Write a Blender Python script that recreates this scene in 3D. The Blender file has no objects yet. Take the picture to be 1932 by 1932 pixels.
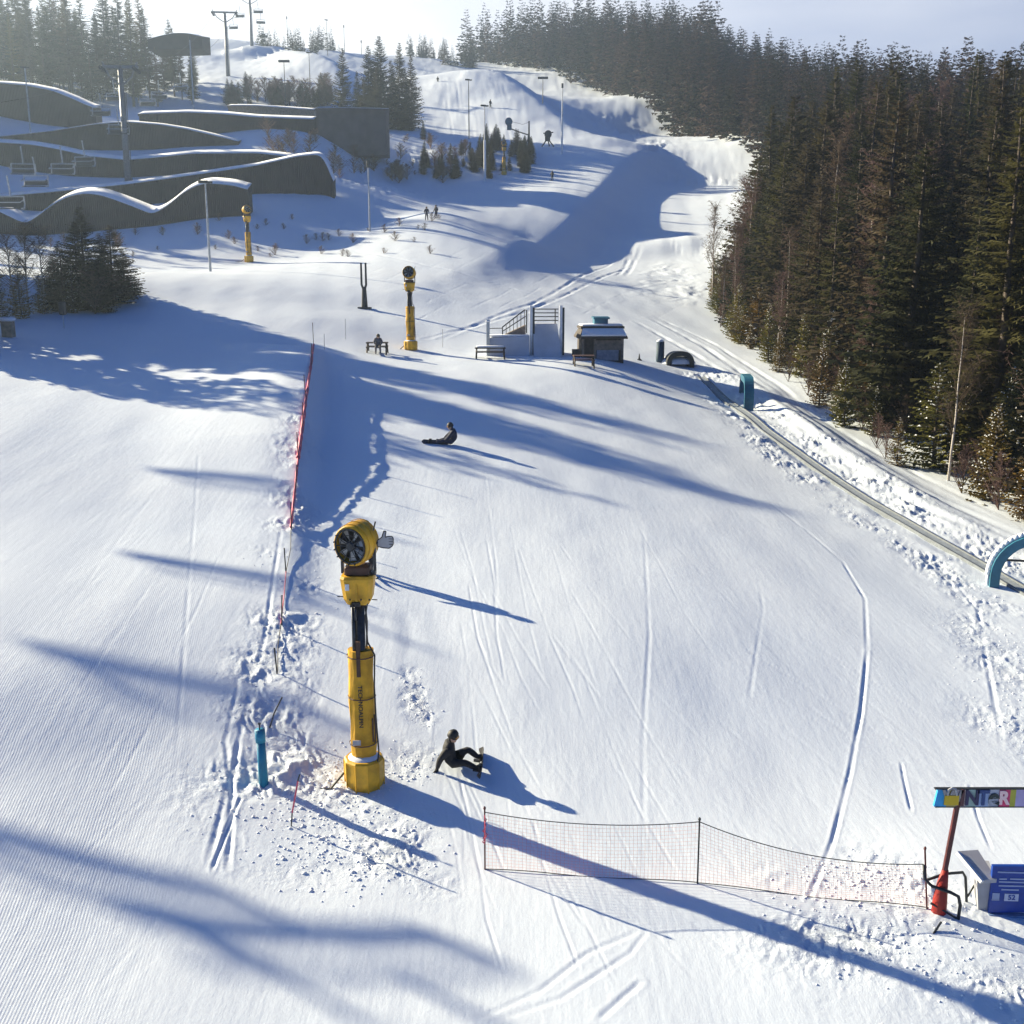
import bpy, math, random
import numpy as np
from mathutils import Vector, Matrix
R = math.radians
random.seed(7); rng = np.random.RandomState(7)
S = bpy.context.scene
COL = S.collection

# ------------------------------------------------------------------ camera
PITCH = 12.0; FPX = 2000.0
cd = bpy.data.cameras.new("camera"); cam = bpy.data.objects.new("camera", cd); COL.objects.link(cam)
cam.location = (0, 0, 0); cam.rotation_euler = (R(90 - PITCH), 0, 0)
cd.sensor_width = 36; cd.lens = 36 * FPX / 1932.0; cd.clip_start = 0.1; cd.clip_end = 4000
S.camera = cam
S.render.resolution_x = 1024; S.render.resolution_y = 1024
# ------------------------------------------------------------------ light
SUN_EL = 21.5; SUN_AZ = -60.0                     # azimuth from +Y, clockwise (negative = left)
SUNV = Vector((math.sin(R(SUN_AZ)) * math.cos(R(SUN_EL)), math.cos(R(SUN_AZ)) * math.cos(R(SUN_EL)), math.sin(R(SUN_EL))))
w = bpy.data.worlds.new("World"); S.world = w; w.use_nodes = True
nt = w.node_tree; nt.nodes.clear()
sky = nt.nodes.new("ShaderNodeTexSky"); sky.sky_type = 'NISHITA'; sky.sun_disc = False
sky.sun_elevation = R(SUN_EL); sky.sun_rotation = R(SUN_AZ); sky.altitude = 400
sky.air_density = 1.0; sky.dust_density = 0.4; sky.ozone_density = 4.0
bg = nt.nodes.new("ShaderNodeBackground"); bg.inputs[1].default_value = 0.05
wo = nt.nodes.new("ShaderNodeOutputWorld")
# thin bright cloud sheet low over the hill, thicker towards the sun side
tcw = nt.nodes.new("ShaderNodeTexCoord"); sx = nt.nodes.new("ShaderNodeSeparateXYZ"); nt.links.new(tcw.outputs["Generated"], sx.inputs[0])
def wm(op, a, b_=None, cl=False):
    k = nt.nodes.new("ShaderNodeMath"); k.operation = op; k.use_clamp = cl
    for i, q in enumerate((a, b_)):
        if isinstance(q, (int, float)): k.inputs[i].default_value = q
        elif q is not None: nt.links.new(q, k.inputs[i])
    return k.outputs[0]
nzw = nt.nodes.new("ShaderNodeTexNoise"); nzw.inputs["Scale"].default_value = 3.0; nzw.inputs["Detail"].default_value = 5
mpw = nt.nodes.new("ShaderNodeMapping"); mpw.inputs["Scale"].default_value = (1, 1, 5); nt.links.new(tcw.outputs["Generated"], mpw.inputs[0]); nt.links.new(mpw.outputs[0], nzw.inputs[0])
low = wm('SUBTRACT', 1.0, wm('MULTIPLY', wm('SUBTRACT', sx.outputs[2], .24), 16.0, True), True)
lft = wm('ADD', .85, wm('MULTIPLY', sx.outputs[0], -1.1), True)
cl = wm('MULTIPLY', wm('MULTIPLY', wm('MULTIPLY', low, wm('MULTIPLY', wm('SUBTRACT', sx.outputs[1], .62), 4.0, True)), wm('ADD', lft, wm('MULTIPLY', wm('SUBTRACT', nzw.outputs[0], .5), .7)), True), .97)
cmx = nt.nodes.new("ShaderNodeMix"); cmx.data_type = 'RGBA'; nt.links.new(cl, cmx.inputs[0]); tnt = nt.nodes.new('ShaderNodeMix'); tnt.data_type = 'RGBA'; tnt.blend_type = 'MULTIPLY'; tnt.inputs[0].default_value = 1; tnt.inputs[7].default_value = (.0, .33, .74, 1); nt.links.new(sky.outputs[0], tnt.inputs[6]); nt.links.new(tnt.outputs[2], cmx.inputs[6]); cmx.inputs[7].default_value = (8.6, 8.7, 8.9, 1)
nt.links.new(cmx.outputs[2], bg.inputs[0]); nt.links.new(bg.outputs[0], wo.inputs[0])
sl = bpy.data.lights.new("sun", 'SUN'); sl.energy = 5.0; sl.angle = R(0.6); sl.color = (1.0, 0.875, 0.61)
so = bpy.data.objects.new("sun", sl); COL.objects.link(so)
so.rotation_euler = SUNV.to_track_quat('Z', 'Y').to_euler()
S.view_settings.view_transform = 'Standard'; S.view_settings.look = 'None'
S.view_settings.exposure = 1.5; S.view_settings.gamma = 1.0
HAZE = 0.0005

# ------------------------------------------------------------------ projection helpers (photo pixels of a 1932 px wide view)
cp, sp_ = math.cos(R(PITCH)), math.sin(R(PITCH))
FV = Vector((0, cp, -sp_)); UV = Vector((0, sp_, cp)); XV = Vector((1, 0, 0))
def raydir(u, v): return FV + XV * ((u - 966) / FPX) + UV * ((966 - v) / FPX)
def W(u, v, d): return raydir(u, v) * d
def depth(p): return p.dot(FV)

# ------------------------------------------------------------------ terrain
CP = [(30,1300,25.5),(300,1000,37),(0,800,46),(0,650,64),(200,590,80),(260,535,88),(500,505,120),(380,512,116),(620,468,135),(890,432,150),
(600,600,82),(775,560,97),(690,580,92),(775,660,77),(470,497,127),(812,413,145),(1042,340,206),(826,157,318),(915,343,197),(885,262,240),
(1060,290,225),(940,170,300),(850,115,430),(950,128,430),(1280,620,100),(1135,680,76),(925,672,76),(1340,768,67),(1290,690,81),
(1415,765,72),(1890,1112,40),(1650,940,51),(1200,500,150),(1400,450,166),(1345,620,104),(1440,335,212),(1250,250,290),(1150,185,350),
(1500,740,74),(1700,900,55),(1920,1010,46),(850,840,50),(600,900,44),(1150,1200,31.0),(690,1480,24),(915,1642,21.2),
(1772,1722,20),(1000,900,46.5),(1000,780,59),(1100,700,71),
(0,437,140),(480,412,143),(640,375,155),(240,345,162),(0,305,166),(480,320,168),(0,262,180),(440,266,182),(600,260,188),(700,248,228),(860,300,205),
(700,330,190),(700,425,150),(0,200,235),(300,160,290),(0,100,330),(430,140,300),(475,87,380),(560,120,370),(640,103,450),(800,200,275),(1000,250,255),
(1050,400,180),(1000,480,150),(1430,250,262),(100,1100,31.5),(500,800,50),(500,650,72),(1600,1600,22.5),(1932,1500,25.0),(1932,1300,30.5)]
pts = [tuple(W(*c)) for c in CP]
pts += [(0,14,-11.8),(-9,14,-11.1),(10,14,-12.2),(0,4,-12.8),(-25,6,-10.5),(25,8,-13.2),(-10,22,-10.2),(-30,-40,-14),(30,-40,-17),(0,-100,-22),
(-24,30,-7.6),(-45,50,-3.5),(-60,80,1.0),(-80,130,8),(-110,180,32),(-150,250,50),(-160,350,70),
(60,60,-6),(48,45,-10.0),(60,100,-2),(90,80,2),(62,130,6),(70,153,12),(66,200,23),(120,150,9),(69,265,38),(95,265,35),(121,265,33),(58,357,64),(93,357,57),(128,357,51),(163,357,48),(72,438,82),(115,438,72),(150,438,64),(30,480,97),
(0,560,84),(-60,560,96),(-150,520,98),(100,600,80),(0,800,40),(-300,300,60),(300,300,60),(-300,0,-10),(250,0,-10),(-300,800,50),(300,800,50),(0,-400,-40),(-300,-400,-40),(300,-400,-40)]
pts = np.array(pts); SC = 100.0
def tk(r2): return np.where(r2 > 1e-12, r2 * np.log(r2 + 1e-12), 0.0)
A_ = pts[:, :2] / SC; n_ = len(A_)
K = tk(((A_[:, None] - A_[None]) ** 2).sum(-1)) + np.eye(n_) * 6e-4
Pm = np.c_[np.ones(n_), A_]
M_ = np.zeros((n_ + 3, n_ + 3)); M_[:n_, :n_] = K; M_[:n_, n_:] = Pm; M_[n_:, :n_] = Pm.T
WT = np.linalg.solve(M_, np.r_[pts[:, 2], 0, 0, 0])
def tps(x, y):
    x = np.asarray(x, float); y = np.asarray(y, float); sh = x.shape; x = x.ravel() / SC; y = y.ravel() / SC
    out = np.empty_like(x)
    for i in range(0, len(x), 40000):
        a = x[i:i+40000]; b = y[i:i+40000]
        r2 = (a[:, None] - A_[None, :, 0]) ** 2 + (b[:, None] - A_[None, :, 1]) ** 2
        out[i:i+40000] = tk(r2) @ WT[:n_] + WT[n_] + WT[n_+1] * a + WT[n_+2] * b
    return out.reshape(sh)
def raycast(fn, u, v, lo=8.0, hi=900.0):
    d = raydir(u, v); t = np.exp(np.linspace(math.log(lo), math.log(hi), 1600))
    gap = d.z * t - fn(d.x * t, d.y * t)
    idx = np.where(gap < 0)[0]
    if len(idx) == 0: return d * 400.0
    i = max(idx[0], 1); a, b = gap[i-1], gap[i]
    tt = t[i-1] + (t[i] - t[i-1]) * a / (a - b + 1e-12)
    return d * float(tt)
def pl(uvs):
    return np.array([tuple(raycast(tps, u, v))[:2] for u, v in uvs])
def sdist(P, x, y):
    """signed distance to a polyline (right of travel positive) and the parameter 0..1 along it"""
    best = np.full(x.shape, 1e9); sg = np.zeros(x.shape); par = np.zeros(x.shape)
    seg = np.hypot(*(P[1:] - P[:-1]).T); cum = np.r_[0, np.cumsum(seg)]
    for i in range(len(P) - 1):
        ax, ay = P[i]; bx, by = P[i+1]; dx, dy = bx - ax, by - ay; L2 = dx*dx + dy*dy + 1e-12
        t = np.clip(((x - ax) * dx + (y - ay) * dy) / L2, 0, 1)
        ex = x - ax - t * dx; ey = y - ay - t * dy; dd = np.hypot(ex, ey)
        m = dd < best
        best = np.where(m, dd, best); sg = np.where(m, np.sign(dy * ex - dx * ey), sg)
        par = np.where(m, (cum[i] + t * seg[i]) / cum[-1], par)
    return best * np.where(sg == 0, 1, sg), par
def lattice(ix, iy, s):
    h = (ix * 374761393 + iy * 668265263 + s * 1442695041) & 0xffffffff
    h = ((h ^ (h >> 13)) * 1274126177) & 0xffffffff
    return ((h ^ (h >> 16)) & 0xffff) / 65535.0
def vnoise(x, y, s=0):
    fx = np.floor(x); fy = np.floor(y); ix = fx.astype(np.int64); iy = fy.astype(np.int64); a = x - fx; b = y - fy
    a = a*a*(3-2*a); b = b*b*(3-2*b)
    return (lattice(ix,iy,s)*(1-a)*(1-b)+lattice(ix+1,iy,s)*a*(1-b)+lattice(ix,iy+1,s)*(1-a)*b+lattice(ix+1,iy+1,s)*a*b)*2-1
# ridges: polyline travels away from the camera; profile left width, right width, amplitude along it
FENCE = pl([(513,1420),(520,1300),(527,1200),(540,1080),(555,930),(575,760),(592,655)])
RIDGES = [
 (FENCE, 5.0, 0.75, [(0,.0),(.12,.10),(.3,.35),(.45,.9),(.75,1.15),(.95,.5),(1,.0)]),
 (pl([(640,585),(800,535),(965,478),(1100,400),(1150,350),(1210,300)]), 16.0, 5.0, [(0,.0),(.15,.5),(.35,1.6),(.6,2.7),(.9,3.0),(1,1.5)]),
 (pl([(1180,300),(1060,262),(990,215),(938,172)]), 22.0, 9.0, [(0,.5),(.4,4.0),(.8,6.0),(1,5.0)]),
 (pl([(1180,480),(1260,468),(1340,465),(1420,470)]), 6.0, 4.0, [(0,.2),(.5,1.5),(1,1.0)]),
 (pl([(1905,1045),(1750,955),(1560,835),(1440,745),(1345,700)]), 1.3, 1.1, [(0,.0),(.2,.35),(.7,.5),(1,.2)]),
 (pl([(640,165),(560,120),(480,112)]), 14.0, 8.0, [(0,2),(.5,6.0),(1,4.0)]),
]
def terr(x, y):
    x = np.asarray(x, float); y = np.asarray(y, float)
    z = tps(x, y)
    for P, wl, wr, am in RIDGES:
        lo = P.min(0) - max(wl, wr) * 3; hi = P.max(0) + max(wl, wr) * 3
        m = (x > lo[0]) & (x < hi[0]) & (y > lo[1]) & (y < hi[1])
        if not m.any(): continue
        s, t = sdist(P, x[m], y[m])
        A = np.interp(t, [a[0] for a in am], [a[1] for a in am])
        z[m] += A * np.exp(-(np.abs(s) / np.where(s < 0, wl, wr)) ** 2)
    return z
def G(u, v): return raycast(terr, u, v)
def gz(x, y): return float(terr(np.array([x]), np.array([y]))[0])

# tracks, a groove in place of a cable shadow, and rough zones
def gl(uvs): return np.array([tuple(G(u, v))[:2] for u, v in uvs])
GROOVES = [(gl([(1525,1700),(1570,1590),(1605,1450),(1625,1340),(1636,1230)]), .09, -.045),
 (gl([(1636,1230),(1632,1130),(1590,1060),(1520,1000),(1440,940)]), .10, -.03),
 (gl([(1215,1580),(1213,1400),(1225,1200),(1215,1010)]), .10, -.012),
 (gl([(1412,1330),(1440,1150),(1430,1090)]), .10, -.008),
 (gl([(1890,1400),(1862,1250),(1845,1150),(1780,1070)]), .12, -.03),
 (gl([(1445,1820),(1480,1760),(1500,1720)]), .10, -.04),
 (gl([(900,1925),(1020,1870),(1110,1800),(1220,1752)]), .09, -.022),
 (gl([(930,1929),(1060,1885),(1190,1800),(1225,1752)]), .09, -.022),
 (gl([(1130,1925),(1180,1880),(1210,1855)]), .10, -.03),
 (gl([(770,1470),(800,1425),(830,1415)]), .08, -.05),
 (gl([(420,1600),(450,1400),(500,1200),(530,1000)]), .10, -.04),
 (gl([(430,1640),(440,1500),(425,1400),(460,1250)]), .10, -.04),
 (gl([(395,1620),(440,1450),(470,1300)]), .12, -.03),
 (gl([(330,1460),(345,1250),(360,1050),(375,850)]), .10, -.012),
 (gl([(400,1640),(430,1560),(455,1500)]), .07, -.05),
 (gl([(782,1290),(775,1200),(768,1150)]), .3, -.035),
 (gl([(1720,1530),(1708,1480),(1700,1440)]), .07, -.04),
 (gl([(1870,1600),(1845,1540),(1830,1480)]), .07, -.035),
 (gl([(830,640),(1000,575),(1080,530),(1160,490)]), .25, -.12),
 (gl([(800,640),(990,590),(1090,545),(1190,500)]), .25, -.12),
 (gl([(1165,520),(1185,490),(1200,465)]), .3, -.12),(gl([(1180,522),(1198,490),(1212,462)]), .3, -.12),
 (gl([(650,470),(800,500),(900,525),(1010,555),(1130,590),(1280,614)]), .22, -.16),  # not a track: groove drawn in place of a cable's shadow line
 (gl([(700,585),(800,610),(920,630)]), .2, -.12),
 (gl([(1225,600),(1330,655),(1450,735),(1600,845),(1750,930),(1925,1010)]), .30, -.14),
 (gl([(1200,608),(1310,668),(1430,748),(1580,862),(1730,952),(1900,1030)]), .30, -.14),
 (gl([(1235,596),(1345,648),(1470,728),(1630,842),(1790,925),(1930,990)]), .25, -.10),
 (gl([(1330,725),(1444,815),(1545,888),(1647,955),(1748,1013),(1863,1078)]), .55, -.22),
]
for _k in range(120):
    u0 = random.uniform(20, 1850); v0 = random.uniform(1150, 1900); n_s = random.randint(3, 5); q_ = []; bend = random.uniform(-.25,.25)
    for k in range(n_s):
        q_.append((u0 + ((760-u0)*.13 + bend*90)*k + random.uniform(-6,6), v0 - 95*k))
    if all((uu < 420 or uu > 830) for uu, _ in q_): GROOVES.append((gl(q_), .06, -random.uniform(.004,.016)))
for _k in range(22):
    u0 = random.uniform(835, 960); k0 = random.uniform(.25,.7); q_ = [(u0+kk*14*k0+random.uniform(-4,4), 150+kk*38) for kk in range(random.randint(3,7))]; GROOVES.append((gl(q_), random.uniform(.25,.4), -random.uniform(.03,.07)))
for _k in range(26):
    u0 = random.uniform(640, 1500); v0 = random.uniform(450, 640); GROOVES.append((gl([(u0+k*28, v0-14*k+random.uniform(-2,2)) for k in range(4)]), .16, -.05))
LUMPS = [(gl([(500,1470),(505,1350),(520,1250),(535,1130),(555,1000),(572,850),(590,750)]), 1.0, .17, 0),
 (gl([(480,1500),(560,1520),(640,1540),(740,1580)]), 1.3, .10, 0),
 (gl([(560,1600),(660,1600),(760,1640)]), 1.0, .06, 0),
 (gl([(600,1440),(690,1495),(780,1440)]), .8, .07, 0),
 (gl([(770,1270),(785,1330),(800,1360)]), .35, .12, 0),
 (gl([(1300,700),(1450,850),(1600,960),(1750,1060),(1880,1150)]), .9, .20, 1.0),
 (gl([(1340,700),(1500,810),(1650,920),(1800,1010),(1930,1080)]), 1.5, .28, 0),
 (gl([(1560,1740),(1700,1760),(1800,1800),(1920,1850)]), 1.6, .10, 0),
 (gl([(1560,1680),(1650,1650),(1740,1690)]), .9, .20, 0),
 (gl([(1850,1180),(1910,1260),(1932,1400)]), 1.2, .12, 0),
 (gl([(1150,580),(1260,560),(1300,500),(1380,480)]), 5.0, .35, 0),
 (gl([(780,370),(860,345),(950,330)]), 5.0, .6, 0),
 (gl([(620,350),(700,330),(800,300),(860,290)]), 8.0, .9, 0),
 (gl([(1330,330),(1250,270),(1130,230)]), 9.0, .7, 0),
]
def detail(x, y, z):
    rough = np.zeros_like(x)
    for P, wd, dp in GROOVES:
        lo = P.min(0) - wd * 4; hi = P.max(0) + wd * 4
        m = (x > lo[0]) & (x < hi[0]) & (y > lo[1]) & (y < hi[1])
        if not m.any(): continue
        s, t = sdist(P, x[m], y[m]); wd = wd * (.5 if wd < .2 else .8); dp = dp * .7; q = np.abs(s) / wd
        dp = dp * (.6 + .5*vnoise(x[m]*.8, y[m]*.8, 41)); z[m] += dp * np.exp(-q**2) * np.clip(np.minimum(t, 1-t) * 12, 0, 1) - dp * .28 * np.exp(-((q - 2.0) ** 2) * 2)
    for P, wd, am, _ in LUMPS:
        lo = P.min(0) - wd * 2.5; hi = P.max(0) + wd * 2.5
        m = (x > lo[0]) & (x < hi[0]) & (y > lo[1]) & (y < hi[1])
        if not m.any(): continue
        s, t = sdist(P, x[m], y[m]); a = np.exp(-(s / wd) ** 2 * 1.2)
        sc = .22 if wd < 3 else 1.6
        xx, yy = x[m] / sc, y[m] / sc
        wx = xx + vnoise(xx*.5, yy*.5, 21)*1.2; wy = yy + vnoise(xx*.5, yy*.5, 22)*1.2
        nz = np.clip(vnoise(wx, wy * .8, 3), -.2, 1) * .55 + vnoise(wx * 2.3, wy * 2.0, 5) * .35 + vnoise(xx*.3, yy*.3, 8) * .5; a = a * np.clip(.55 + .8*vnoise(xx*.18, yy*.18, 31), .1, 1.1)
        z[m] += am * a * nz * (.75 if wd < 3 else 1); rough[m] = np.maximum(rough[m], a)
    # soft undulation everywhere
    z += .022 * vnoise(x * .18, y * .12, 11) + .012 * vnoise(x * .9, y * .5, 12)
    far = np.clip((y - 140) / 150, 0, 1)
    z += far * (.6 * vnoise(x * .05, y * .05, 13) + .2 * vnoise(x * .25, y * .2, 14) + .06 * vnoise(x * .9, y * .7, 15))
    return z, rough

# ------------------------------------------------------------------ materials
def M(name, col, rough=.6, metal=0, var=0, vscale=5, spec=.5, bump=0, bscale=20, objrand=None, sheen=0):
    m = bpy.data.materials.new(name); m.use_nodes = True; t = m.node_tree; b = t.nodes["Principled BSDF"]
    b.inputs["Base Color"].default_value = (*col, 1); b.inputs["Roughness"].default_value = rough
    b.inputs["Metallic"].default_value = metal; b.inputs["Specular IOR Level"].default_value = spec
    src = None
    if objrand:
        oi = t.nodes.new("ShaderNodeObjectInfo"); cr = t.nodes.new("ShaderNodeValToRGB")
        cr.color_ramp.elements[0].color = (*objrand[0], 1); cr.color_ramp.elements[1].color = (*objrand[-1], 1)
        for i, c in enumerate(objrand[1:-1]):
            e = cr.color_ramp.elements.new((i + 1) / (len(objrand) - 1)); e.color = (*c, 1)
        t.links.new(oi.outputs["Random"], cr.inputs[0]); src = cr.outputs[0]
    if var:
        tc = t.nodes.new("ShaderNodeTexCoord"); nz = t.nodes.new("ShaderNodeTexNoise"); nz.inputs["Scale"].default_value = vscale
        nz.inputs["Detail"].default_value = 5; t.links.new(tc.outputs["Object"], nz.inputs["Vector"])
        mp = t.nodes.new("ShaderNodeMapRange"); mp.inputs[1].default_value = .3; mp.inputs[2].default_value = .7
        mp.inputs[3].default_value = 1 - var; mp.inputs[4].default_value = 1 + var
        t.links.new(nz.outputs[0], mp.inputs[0])
        mx = t.nodes.new("ShaderNodeMix"); mx.data_type = 'RGBA'; mx.blend_type = 'MULTIPLY'; mx.inputs[0].default_value = 1
        if src: t.links.new(src, mx.inputs[6])
        else: mx.inputs[6].default_value = (*col, 1)
        t.links.new(mp.outputs[0], mx.inputs[7]); src = mx.outputs[2]
    if src: t.links.new(src, b.inputs["Base Color"])
    if bump:
        tc = t.nodes.new("ShaderNodeTexCoord"); nz = t.nodes.new("ShaderNodeTexNoise"); nz.inputs["Scale"].default_value = bscale
        t.links.new(tc.outputs["Object"], nz.inputs["Vector"]); bn = t.nodes.new("ShaderNodeBump"); bn.inputs["Strength"].default_value = bump
        bn.inputs["Distance"].default_value = .02
        t.links.new(nz.outputs[0], bn.inputs["Height"]); t.links.new(bn.outputs[0], b.inputs["Normal"])
    return m
def translucent(m, fac):
    t = m.node_tree; b = t.nodes["Principled BSDF"]; out = t.nodes["Material Output"]; tr = t.nodes.new("ShaderNodeBsdfTranslucent"); mx = t.nodes.new("ShaderNodeMixShader"); mx.inputs[0].default_value = fac
    l = b.inputs["Base Color"].links
    if l: t.links.new(l[0].from_socket, tr.inputs[0])
    t.links.new(b.outputs[0], mx.inputs[1]); t.links.new(tr.outputs[0], mx.inputs[2]); t.links.new(mx.outputs[0], out.inputs[0])
YEL = M("yellow_paint", (.66,.36,.012), .5, var=.32, vscale=3, bump=.15, bscale=9)
YPAD = M("yellow_pad", (.58,.31,.014), .75, var=.34, vscale=2.5, bump=.5, bscale=5)
BRNX = None
BRN = M("brown_steel", (.07,.03,.02), .6, var=.3)
STL = M("dark_steel", (.045,.05,.06), .4, .6, var=.3, vscale=8)
GALV = M("galvanised_steel", (.42,.44,.46), .45, .5, var=.2)
DKM = M("dark_metal", (.03,.035,.04), .5, .3, var=.2)
BLK = M("black_rubber", (.012,.012,.014), .6)
GRY = M("grey_board", (.38,.39,.42), .6, var=.12)
WHT = M("white_paint", (.75,.76,.78), .5, var=.08)
TEAL = M("teal_plastic", (.02,.13,.20), .45, var=.25, vscale=2)
BPAD = M("blue_pad", (.0,.19,.33), .6, var=.2, vscale=3, bump=.3)
NAVY = M("navy_board", (.006,.05,.32), .4, var=.15)
REDP = M("red_pad", (.33,.018,.012), .6, var=.3, vscale=3, bump=.3)
DRED = M("dark_red_paint", (.10,.018,.02), .5, var=.3)
PINK = M("red_net", (.60,.10,.16), .7)
PNET = M("pink_net", (.80,.33,.27), .7)
ROPE = M("rope", (.06,.06,.07), .8)
WOODD = M("dark_wood", (.055,.042,.035), .8, var=.35, vscale=4)
WOODM = M("grey_wood", (.20,.16,.13), .8, var=.35, vscale=4)
SNW = M("snow_cap", (.84,.86,.90), .7, var=.03, bump=.3, bscale=6, spec=.2)
SKINM = M("skin", (.5,.32,.24), .6)
SUITK = M("black_suit", (.014,.014,.018), .75, var=.3, vscale=10, bump=.4, bscale=25)
SUITB = M("navy_suit", (.012,.018,.05), .75, var=.3, vscale=10)
SUITG = M("grey_suit", (.12,.11,.12), .75, var=.3, vscale=10)
LENS = M("goggle_lens", (.25,.12,.03), .1, .5)
BARK = M("bark", (.075,.058,.048), .9, var=.35, vscale=12)
BIRCH = M("birch_bark", (.42,.38,.35), .8, var=.35, vscale=9)
SPR = M("spruce_needles", (.03,.045,.02), .7, var=.35, vscale=6, objrand=[(.026,.036,.018),(.075,.062,.030),(.040,.048,.020),(.105,.078,.048),(.032,.040,.024),(.10,.090,.028)], spec=.2)
OLV = M("olive_needles", (.05,.055,.015), .7, var=.35, vscale=6, objrand=[(.11,.105,.018),(.19,.11,.022),(.075,.080,.024),(.17,.15,.018),(.14,.09,.03)], spec=.2)
TWG = M("bare_twigs", (.11,.07,.065), .8, objrand=[(.16,.105,.085),(.20,.13,.115),(.13,.095,.065)], var=.2)
for _m in (SPR, OLV, TWG): translucent(_m, .35)
# timber cladding with vertical boards
def cladding():
    m = M("timber_cladding", (.034,.025,.027), .8, var=.25, vscale=.6); t = m.node_tree; b = t.nodes["Principled BSDF"]
    tc = t.nodes.new("ShaderNodeTexCoord"); wv = t.nodes.new("ShaderNodeTexWave"); wv.inputs["Scale"].default_value = 1.2
    t.links.new(tc.outputs["Object"], wv.inputs[0]); bn = t.nodes.new("ShaderNodeBump"); bn.inputs["Distance"].default_value = .05
    t.links.new(wv.outputs[0], bn.inputs["Height"]); t.links.new(bn.outputs[0], b.inputs["Normal"]); return m
CLAD = cladding()
def snow_ground():
    m = bpy.data.materials.new("piste_snow"); m.use_nodes = True; t = m.node_tree; N = t.nodes; L = t.links; b = N["Principled BSDF"]
    b.inputs["Roughness"].default_value = .65; b.inputs["Specular IOR Level"].default_value = .25
    tc = N.new("ShaderNodeTexCoord")
    n1 = N.new("ShaderNodeTexNoise"); n1.inputs["Scale"].default_value = .12; n1.inputs["Detail"].default_value = 6; L.new(tc.outputs["Object"], n1.inputs[0])
    cr = N.new("ShaderNodeValToRGB"); cr.color_ramp.elements[0].position = .3; cr.color_ramp.elements[1].position = .7
    cr.color_ramp.elements[0].color = (.72,.79,.88,1); cr.color_ramp.elements[1].color = (.77,.83,.90,1)
    L.new(n1.outputs[0], cr.inputs[0]); L.new(cr.outputs[0], b.inputs["Base Color"])
    def attr(nm):
        a = N.new("ShaderNodeAttribute"); a.attribute_name = nm; return a.outputs["Fac"]
    def mth(op, a, c):
        k = N.new("ShaderNodeMath"); k.operation = op
        for i, q in enumerate((a, c)):
            if isinstance(q, (int, float)): k.inputs[i].default_value = q
            elif q is not None: L.new(q, k.inputs[i])
        return k.outputs[0]
    lane = attr("lane"); groom = attr("groom"); rough = attr("rough")
    wob = N.new("ShaderNodeTexNoise"); wob.inputs["Scale"].default_value = .35; L.new(tc.outputs["Object"], wob.inputs[0])
    lw = mth('ADD', lane, mth('MULTIPLY', wob.outputs[0], .10))
    cord = mth('MULTIPLY', mth('SINE', mth('MULTIPLY', lw, 2*math.pi/.056), None), mth('MULTIPLY', groom, .0010))
    # broad machine passes
    pas = mth('MULTIPLY', mth('SINE', mth('MULTIPLY', lw, 2*math.pi/3.6), None), .010)
    n2 = N.new("ShaderNodeTexNoise"); n2.inputs["Scale"].default_value = 2.2; n2.inputs["Detail"].default_value = 8; n2.inputs["Roughness"].default_value = .62
    mp = N.new("ShaderNodeMapping"); mp.inputs["Scale"].default_value = (1.6, .55, 1); L.new(tc.outputs["Object"], mp.inputs[0]); L.new(mp.outputs[0], n2.inputs[0])
    n3 = N.new("ShaderNodeTexNoise"); n3.inputs["Scale"].default_value = 9; n3.inputs["Detail"].default_value = 6; n3.inputs["Roughness"].default_value = .7; L.new(tc.outputs["Object"], n3.inputs[0])
    h = mth('ADD', cord, pas)
    h = mth('ADD', h, mth('MULTIPLY', n2.outputs[0], .011))
    h = mth('ADD', h, mth('MULTIPLY', n3.outputs[0], mth('ADD', mth('MULTIPLY', rough, .06), .004)))
    # scattered ski scratches: stretched noise, thin
    mp2 = N.new("ShaderNodeMapping"); mp2.inputs["Scale"].default_value = (5, .35, 1); mp2.inputs["Rotation"].default_value = (0,0,R(12)); L.new(tc.outputs["Object"], mp2.inputs[0])
    n4 = N.new("ShaderNodeTexNoise"); n4.inputs["Scale"].default_value = 1.0; n4.inputs["Detail"].default_value = 4; L.new(mp2.outputs[0], n4.inputs[0])
    h = mth('ADD', h, mth('MULTIPLY', n4.outputs[0], .006))
    bn = N.new("ShaderNodeBump"); bn.inputs["Strength"].default_value = 1; bn.inputs["Distance"].default_value = 1.0
    L.new(h, bn.inputs["Height"]); L.new(bn.outputs[0], b.inputs["Normal"])
    return m
SNOWG = snow_ground()

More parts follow.
